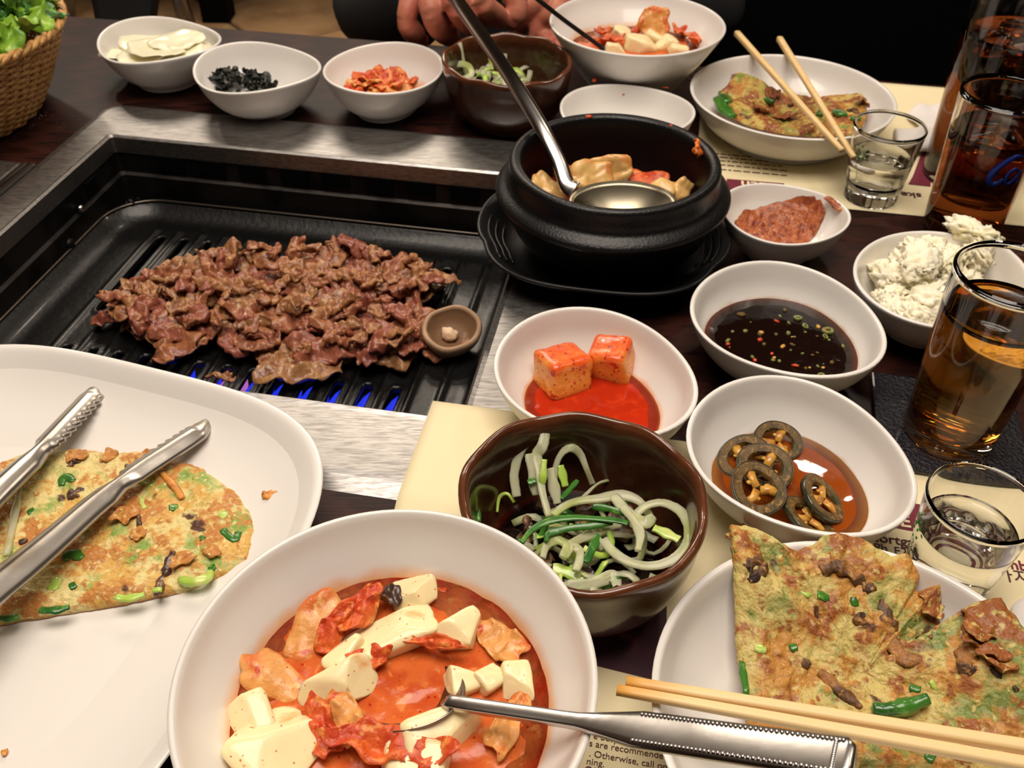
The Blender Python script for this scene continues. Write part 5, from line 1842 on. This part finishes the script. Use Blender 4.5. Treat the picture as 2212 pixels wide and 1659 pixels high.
for k, (dx, dy) in enumerate(((-.012, -.004), (.011, -.008), (.002, .013))):
    ice((.364 + dx, .655 + dy, .0812), .0088, k + 1, 'ice cube floating in the amber drink with blue print', 'ice in the amber drink')
for k, (dx, dy) in enumerate(((-.018, -.004), (.014, -.014), (.002, .016), (.020, .010), (-.004, -.020))):
    ice((.402 + dx, .742 + dy, .122), .0105, k + 9, 'ice cube floating in the tallest glass of dark tea', 'ice in the dark tea')


def on_glass(c, r0, r1, h, phi, z):
    r = r0 + (r1 - r0) * z / h + .0003
    return Vector((r * cos(phi), r * sin(phi), z))


# blue script letters on the amber glass
ph0 = atan2(-.655, -.364)
gq = lambda x, z: on_glass(None, .0290, .0345, .1136, ph0 + (x + .0105) / .032, z)
cpath = [gq(.014, .0800), (gq(.009, .0805)), gq(.003, .076), gq(-.002, .0685), gq(-.0035, .061), gq(-.001, .057), gq(.003, .058), gq(.006, .062)]
V, F = sweep(spline(cpath, 6), lambda f: .0014 + .0016 * sin(pi * f), .0002, (cos(ph0), sin(ph0), 0), n=6)
mesh_obj('letter_print', V, F, blueprint, gM)
apath = [gq(.0165, .0675), gq(.013, .070), gq(.0085, .067), gq(.008, .060), gq(.0115, .0575), gq(.0155, .062), gq(.0175, .0685), gq(.0165, .060), gq(.020, .058)]
V, F = sweep(spline(apath, 6), .0015, .0002, (cos(ph0), sin(ph0), 0), n=6)
mesh_obj('letter_print', V, F, blueprint, gM)
# green sprig on the shot glasses
for (sg, c, rb, rt, h, dphi) in ((sN, (.2265, .2985), .0200, .0262, .066, -1.02), (sF, (.3040, .7035), .0220, .0290, .065, -.62)):
    p0 = atan2(-c[1], -c[0]) + dphi
    g2 = lambda x, z: on_glass(None, rb, rt, h, p0 + x / rt, z)
    nv = (cos(p0), sin(p0), 0)
    for k, (x, z, dx, dz) in enumerate([(0, .053, .0016, .0022), (-.0018, .0495, -.002, .0018), (.0018, .049, .002, .0018), (-.001, .046, -.0024, -.001), (.0022, .0455, .0026, .0004), (-.0026, .0425, -.002, .002), (.0006, .042, .0014, .002), (-.004, .039, -.002, .0012), (.0016, .038, .002, .001), (.0056, .0445, .0018, -.0014), (-.002, .0355, -.0016, -.001)]):
        V, F = sweep(spline([g2(x, z), g2(x + dx * .5, z + dz * .5), g2(x + dx, z + dz)], 4), lambda f: .0010 * sin(pi * min(1, .12 + f * .85)), .00015, nv, n=6)
        mesh_obj('leaf_print', V, F, greenprint, sg)
    zz = [g2(.0012 * (1 if i % 2 else -1) * (1 - i * .06), .0345 - i * .0016) for i in range(9)]
    V, F = sweep(zz, .00028, .00015, nv, n=6)
    mesh_obj('squiggle_print', V, F, greenprint, sg)

# black coaster and white tissues
ct = at(1925, 868, 0)
V, F = box(-.044, .044, -.044, .044, 0, .0045)
o = mesh_obj('coaster', [Matrix.Rotation(YAW - .05, 3, 'Z') @ v for v in V], F, coastm, smooth=False, loc=at(1866, 822, .0005) + EA * .046 - EB * .040)
o.location.z = .0004
bbox_bev(o, .0015)
tag(o, 'black square coaster with glossy pebbled surface, under the nearest beer glass', 'coaster')
gN.location.z = .0052
for ob in bpy.data.objects:
    if ob.name.startswith('beer') and ob.type == 'MESH' and ob.parent is None:
        ob.location.z = .0052
V, F = crumple(.095, .075, .003, .005, 22, 55, 24, 18, edge=.05, fold=.1)
tag(place(mesh_obj('tissue', V, F, tissue), at(2062, 262, .002), (0, 0, .5)), 'crumpled white tissue behind the far shot glass', 'tissue')
V, F = crumple(.080, .040, .003, .003, 24, 57, 22, 14, edge=.05, fold=.3)
tag(place(mesh_obj('tissue', V, F, tissue), Vector((.290, .262, .002)), (0, 0, -.5)), 'folded white tissue at the right edge beside the near plate', 'tissue')
V, F = sweep(spline([at(1935, 300, .010), at(1975, 303, .010), at(2020, 300, .010), at(2060, 285, .010)], 6), .017, .007, n=16)
tag(mesh_obj('wet_towel_roll', V, F, tissue), 'rolled white hand towel between the far shot glass and far plate', 'towel')

# ------------------------------------------------------------------ wicker basket of lettuce
bc = Vector((-.560, .840, .001))
bk_ = thing('wicker_basket', 'round tan wicker basket of lettuce at the upper left corner', 'basket', bc)
BH = .082
rB = lambda z: .092 + .047 * (z / BH) ** .8
nst = 58
for k in range(nst):
    a = 2 * pi * k / nst
    P = [Vector((rB(z) * cos(a), rB(z) * sin(a), z)) for z in (0.002, .02, .04, .06, BH)]
    V, F = sweep(P, .0014, n=6)
    mesh_obj('stake', V, F, wicker, bk_)
parts = []
nr_ = 25
for r in range(nr_):
    z = .003 + (BH - .008) * r / (nr_ - 1)
    P = []
    for i in range(nst * 4 + 1):
        a = 2 * pi * i / (nst * 4)
        rr = rB(z) + .0017 * cos(a * nst / 2 + (pi if r % 2 else 0))
        P.append(Vector((rr * cos(a), rr * sin(a), z)))
    parts.append(sweep(P, .0014, .0019, n=6))
V, F = join(parts)
mesh_obj('woven_strands', V, F, wicker, bk_, kind='stuff')
for s in range(3):
    P = []
    for i in range(181):
        a = 2 * pi * i / 180
        th = 26 * a + s * 2 * pi / 3
        rr = rB(BH) + .0022 * cos(th)
        P.append(Vector((rr * cos(a), rr * sin(a), BH + .0022 * sin(th) + .001)))
    V, F = sweep(P, .0026, n=8)
    mesh_obj('rim_strand', V, F, wicker, bk_)
V, F, A = lathe([(0, 0), (.092, 0), (.094, .003), (.09, .005), (0, .005)], 40)
mesh_obj('basket_base', V, F, wicker, bk_)
R = rnd(61)
leafs = []
for k in range(7):
    V, F = crumple(.085, .040 + .003 * k, .0008, .013, 44, 1200 + k, 30, 18, curl=.08, edge=.5, fold=.6)
    leafs.append((V, F))
for k in range(130):
    a, r = R.uniform(0, 2 * pi), sqrt(R.random()) * .124
    z = .070 + .034 * (1 - (r / .14) ** 2) * R.uniform(.4, 1) + .012
    c = bc + Vector((r * cos(a), r * sin(a), z))
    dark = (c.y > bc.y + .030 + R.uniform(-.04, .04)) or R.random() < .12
    if k >= 95:
        a, r = R.uniform(-1.2, 1.0), R.uniform(.085, .118)
        c = bc + Vector((r * cos(a), r * sin(a), R.uniform(.080, .098)))
    V, F = leafs[k % 7]
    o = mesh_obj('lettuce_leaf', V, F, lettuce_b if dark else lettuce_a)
    place(o, c, (R.uniform(-.9, .9), R.uniform(-.9, .9), R.uniform(0, 6.28)), R.uniform(.45, .8))
    tag(o, 'crisp green lettuce leaf piled in the wicker basket', 'lettuce', 'lettuce leaves in the wicker basket')

# ------------------------------------------------------------------ person across the table
per = thing('person', 'person in black clothes seated across the table with hands resting at its edge', 'person', (.035, 1.34, FZ))
po = per.location.copy()


def skinned(name, verts, edges, radii, m, parent, sub=2, root=0):
    me = bpy.data.meshes.new(name)
    me.from_pydata([Vector(v) - po for v in verts], edges, [])
    me.materials.append(m)
    o = bpy.data.objects.new(name, me)
    C.objects.link(o)
    o.parent = parent
    md = o.modifiers.new('skin', 'SKIN')
    md.use_smooth_shade = True
    md.branch_smoothing = .6
    sv = me.skin_vertices[0].data
    for i, r in enumerate(radii):
        sv[i].radius = r if isinstance(r, tuple) else (r, r)
        sv[i].use_root = (i == root)
    ms = o.modifiers.new('sub', 'SUBSURF')
    ms.levels = sub
    ms.render_levels = sub
    return o


bx, by = .035, 1.34
LH = at(1257, -45, .042)
V = [(bx, by, -.27), (bx, by - .01, -.12), (bx, by - .02, .03), (bx, by - .02, .15), (bx, by - .01, .23), (bx, by - .01, .29),
     (bx - .17, by - .02, .16), (bx - .225, by - .10, -.05), (bx - .185, by - .185, -.010), (bx - .125, by - .250, .045),
     (bx + .17, by - .02, .16), (bx + .225, by - .10, -.04), (bx + .16, by - .20, .005), (LH.x + .035, LH.y + .015, LH.z),
     (bx - .10, by - .10, -.28), (bx - .12, by - .38, -.27), (bx - .12, by - .42, -.45), (bx - .12, by - .38, -.67), (bx - .12, by - .46, -.715),
     (bx + .10, by - .10, -.28), (bx + .12, by - .38, -.27), (bx + .12, by - .42, -.45), (bx + .12, by - .38, -.67), (bx + .12, by - .46, -.715)]
Ed = [(0, 1), (1, 2), (2, 3), (3, 4), (4, 5), (3, 6), (6, 7), (7, 8), (8, 9), (3, 10), (10, 11), (11, 12), (12, 13), (0, 14), (14, 15), (15, 16), (16, 17), (17, 18), (0, 19), (19, 20), (20, 21), (21, 22), (22, 23)]
Ra = [(.15, .11), (.14, .10), (.15, .105), (.15, .10), (.08, .07), (.056, .056), .075, .066, .060, .042, .07, .052, .046, .036, .085, .068, .055, .045, .04, .085, .068, .055, .045, .04]
skinned('clothing', V, Ed, Ra, blackcloth, per)
# head with face, neck
hv, hf = ico(5)
HV = []
for v in hv:
    x, y, z = v.x * .074, v.y * .092, v.z * .118
    if z < -.02:
        k = 1 - .30 * min(1, (-z - .02) / .1)
        x *= k
    fr = -y / .092
    if fr > .3:                                   # face towards the camera (-y)
        y -= .020 * math.exp(-((x / .011) ** 2 + ((z + .018) / .020) ** 2))
        y += .010 * (math.exp(-(((abs(x) - .030) / .016) ** 2 + ((z - .012) / .012) ** 2)))
        y -= .006 * math.exp(-((x / .022) ** 2 + ((z + .056) / .007) ** 2)) - .005 * math.exp(-((x / .022) ** 2 + ((z + .062) / .003) ** 2))
        y -= .008 * math.exp(-((x / .02) ** 2 + ((z + .098) / .016) ** 2))
    HV.append(Vector((x, y, z)) + Vector((bx, by - .035, .42)) - po)
nV, nF = sweep([Vector((bx, by - .01, .22)) - po, Vector((bx, by - .015, .28)) - po, Vector((bx, by - .03, .36)) - po], .052, n=20)
V, F = join([(HV, hf), (nV, nF)])
for s in (-1, 1):
    eV, eF = chunk(.008, .018, .030, 2.2, .1, 2, 3, 3)
    V, F = join([(V, F), ([v + Vector((bx + s * .074, by - .025, .42)) - po for v in eV], eF)])
head = mesh_obj('head', V, F, skin, per)
for s in (-1, 1):
    eV, eF = chunk(.0105, .008, .0055, 2, 0, 1, 1, 3)
    mesh_obj('eye', [v + Vector((bx + s * .030, by - .035 - .0785, .433)) - po for v in eV], eF, mat('eye_white', (220, 214, 208), .2), per)
    iV, iF = chunk(.0048, .0024, .0048, 2, 0, 1, 1, 2)
    mesh_obj('iris', [v + Vector((bx + s * .030, by - .035 - .0858, .433)) - po for v in iV], iF, hairm, per)
for s in (-1, 1):
    bV, bF = sweep(spline([Vector((bx + s * .016, by - .035 - .087, .447)) - po, Vector((bx + s * .030, by - .035 - .086, .451)) - po, Vector((bx + s * .046, by - .035 - .074, .447)) - po], 5), .0022, .0016, (0, -1, 0), n=6)
    mesh_obj('eyebrow', bV, bF, hairm, per)
HV = []
for v in hv:
    u = Vector((v.x * .084, v.y * .100, v.z * .124)) * (1 + .03 * fbm(v, 4, 3))
    if v.y < -.35 and v.z < .45:
        u *= .82
    if v.z < -.25:
        u *= .85
    HV.append(u + Vector((bx, by - .025, .428)) - po)
mesh_obj('hair', HV, hf, hairm, per)


def hand(fingers, palm, label):
    parts = []
    for pts, r0, r1 in fingers:
        P = spline([at(*p) for p in pts], 6)
        parts.append(sweep(P, lambda f, r0=r0, r1=r1: (r0 + (r1 - r0) * f) * (1 + .08 * sin(f * 9.4)) * (1 if f < .93 else .72), n=14))
        e = P[-1]
        v, f = chunk(r1 * .92, r1 * .92, r1 * .92, 2, 0, 1, 1, 2)
        parts.append(([x + e for x in v], f))
    for (p, d) in palm:
        v, f = chunk(d[0], d[1], d[2], 2.4, .03, 1, 2, 3)
        parts.append(([x + at(*p) for x in v], f))
    V, F = join(parts)
    o = mesh_obj('hand', [v - po for v in V], F, skin, per)
    md = o.modifiers.new('remesh', 'REMESH')
    md.mode = 'VOXEL'
    md.voxel_size = .0022
    md.use_smooth_shade = True
    ms = o.modifiers.new('smooth', 'SMOOTH')
    ms.iterations = 5
    ms.factor = .5
    return o


hand([([(908, -40, .080), (886, 8, .074), (880, 50, .058), (908, 88, .036)], .0128, .0104),
      ([(950, -45, .086), (930, 8, .084), (942, 50, .066), (974, 80, .040)], .0134, .0112),
      ([(996, -45, .088), (984, 8, .088), (1002, 38, .072), (1026, 56, .054)], .0136, .0114),
      ([(1042, -45, .086), (1038, 0, .086), (1058, 24, .072), (1080, 42, .054)], .0130, .0110),
      ([(1084, -60, .078), (1104, -20, .076), (1118, 14, .064), (1108, 46, .050)], .0130, .0108)],
     [((985, -70, .078), (.044, .034, .020)), ((1010, -40, .070), (.042, .026, .020))], 'right')
hand([([(1232, -50, 0.048), (1187, -10, 0.046), (1150, 18, 0.034), (1124, 62, 0.006)], .0114, .0098),
      ([(1240, -20, 0.042), (1204, 22, 0.036), (1172, 50, 0.020), (1154, 84, 0.004)], .0108, .0092),
      ([(1257, 10, 0.034), (1222, 40, 0.026), (1190, 70, 0.010), (1178, 95, 0.004)], .0104, .0088),
      ([(1272, 30, 0.026), (1244, 60, 0.016), (1214, 86, 0.004), (1204, 104, 0.004)], .0094, .0080),
      ([(1212, -70, 0.050), (1172, -40, 0.054), (1132, -20, 0.046), (1100, 2, 0.034)], .0118, .0098)],
     [((1257, -45, 0.042), (.036, .034, .017))], 'left')

# black bench the person sits on, chair, table leg and stool legs behind
be = thing('bench', 'black upholstered bench with tall back behind the far side of the table', 'bench', (.62, 1.45, FZ))
bo = be.location.copy()
bbox_bev(mesh_obj('seat', [v - bo for v in box(-.12, 1.5, 1.22, 1.62, -.42, -.375)[0]], box(0, 1, 0, 1, 0, 1)[1], blackvinyl, be, smooth=False), .015)
bbox_bev(mesh_obj('backrest', [v - bo for v in box(-.12, 1.5, 1.52, 1.62, -.375, .24)[0]], box(0, 1, 0, 1, 0, 1)[1], blackvinyl, be, smooth=False), .02)
bbox_bev(mesh_obj('plinth', [v - bo for v in box(-.08, 1.46, 1.26, 1.60, FZ, -.42)[0]], box(0, 1, 0, 1, 0, 1)[1], blackvinyl, be, smooth=False), .01)
ch = thing('chair', 'chair with black seat and thin metal legs behind the table at the upper left', 'chair', at(265, -10, FZ) * 1.0)
cz = -.30
c4 = [at(352, -150, cz), at(170, -150, cz), at(206, 56, cz), at(322, 58, cz)]
co = ch.location.copy()
V, F = hexa([p - co + Vector((0, 0, -.05)) for p in c4], [p - co for p in c4])
bbox_bev(mesh_obj('seat', V, F, blackvinyl, ch, smooth=False), .012)
for p in c4:
    m_ = sum(c4, Vector()) / 4
    top = p.lerp(m_, .12)
    ft = p.lerp(m_, -.05)
    V, F = sweep([Vector((top.x, top.y, cz - .04)) - co, Vector((ft.x, ft.y, FZ)) - co], .011, n=10)
    mesh_obj('leg', V, F, steel, ch)
V, F = sweep([c4[0] + Vector((0, 0, 0)) - co, c4[0] + Vector((.0, .05, .42)) - co], .011, n=10)
mesh_obj('back_post', V, F, steel, ch)
V, F = sweep([c4[1] - co, c4[1] + Vector((0, .05, .42)) - co], .011, n=10)
mesh_obj('back_post', V, F, steel, ch)
a, b = c4[0] + Vector((0, .045, .38)) - co, c4[1] + Vector((0, .045, .38)) - co
V, F = hexa([a + Vector((0, -.012, -.14)), b + Vector((0, -.012, -.14)), b + Vector((0, .012, -.14)), a + Vector((0, .012, -.14))], [a + Vector((0, -.012, .05)), b + Vector((0, -.012, .05)), b + Vector((0, .012, .05)), a + Vector((0, .012, .05))])
mesh_obj('backrest', V, F, blackvinyl, ch, smooth=False)
st = thing('stool', 'metal legged stool behind the table beside the dark table leg', 'stool', at(420, -60, FZ))
so = st.location.copy()
g0 = at(418, 60, FZ)
V, F = lathe([(0, 0), (.16, 0), (.165, .01), (.16, .035), (0, .04)], 32)[:2]
mesh_obj('seat', [v + Vector((g0.x - .22, g0.y + .25, -.28)) - so for v in V], F, blackvinyl, st)
for k in range(4):
    dx, dy = (.15 if k in (0, 1) else -.15), (-.15 if k in (0, 3) else .15)
    c0 = Vector((g0.x - .22, g0.y + .25, 0))
    V, F = sweep([Vector((c0.x + dx * .7, c0.y + dy * .7, -.28)) - so, Vector((c0.x + dx * 1.35, c0.y + dy * 1.35, FZ)) - so], .012, n=10)
    mesh_obj('leg', V, F, steel, st)
nt = thing('side_table', 'neighbouring dark wooden table on a thick square leg behind', 'table', at(474, 40, FZ))
no = nt.location.copy()
V, F = box(-.045, .045, -.045, .045, 0, .71)
mesh_obj('leg', V, F, blackvinyl, nt, smooth=False)
V, F = box(-.55, .35, -.10, .7, .71, .75)
bbox_bev(mesh_obj('tabletop', V, F, wood, nt, smooth=False), .004)
V, F = box(-.5, -.41, .55, .64, 0, .71)
mesh_obj('leg', V, F, blackvinyl, nt, smooth=False)
c2 = thing('chair', 'thin grey metal chair leg beside the black sleeve at the far edge', 'chair', at(745, 60, FZ))
for (dx, dy) in ((0, 0), (.40, 0), (0, .40), (.40, .40)):
    V, F = sweep([(dx, dy, 0), (dx * .9 + .02, dy * .9 + .02, .45)], .012, n=10)
    mesh_obj('leg', V, F, steel, c2)
V, F = box(-.01, .41, -.01, .41, .44, .48)
bbox_bev(mesh_obj('seat', V, F, blackvinyl, c2, smooth=False), .012)
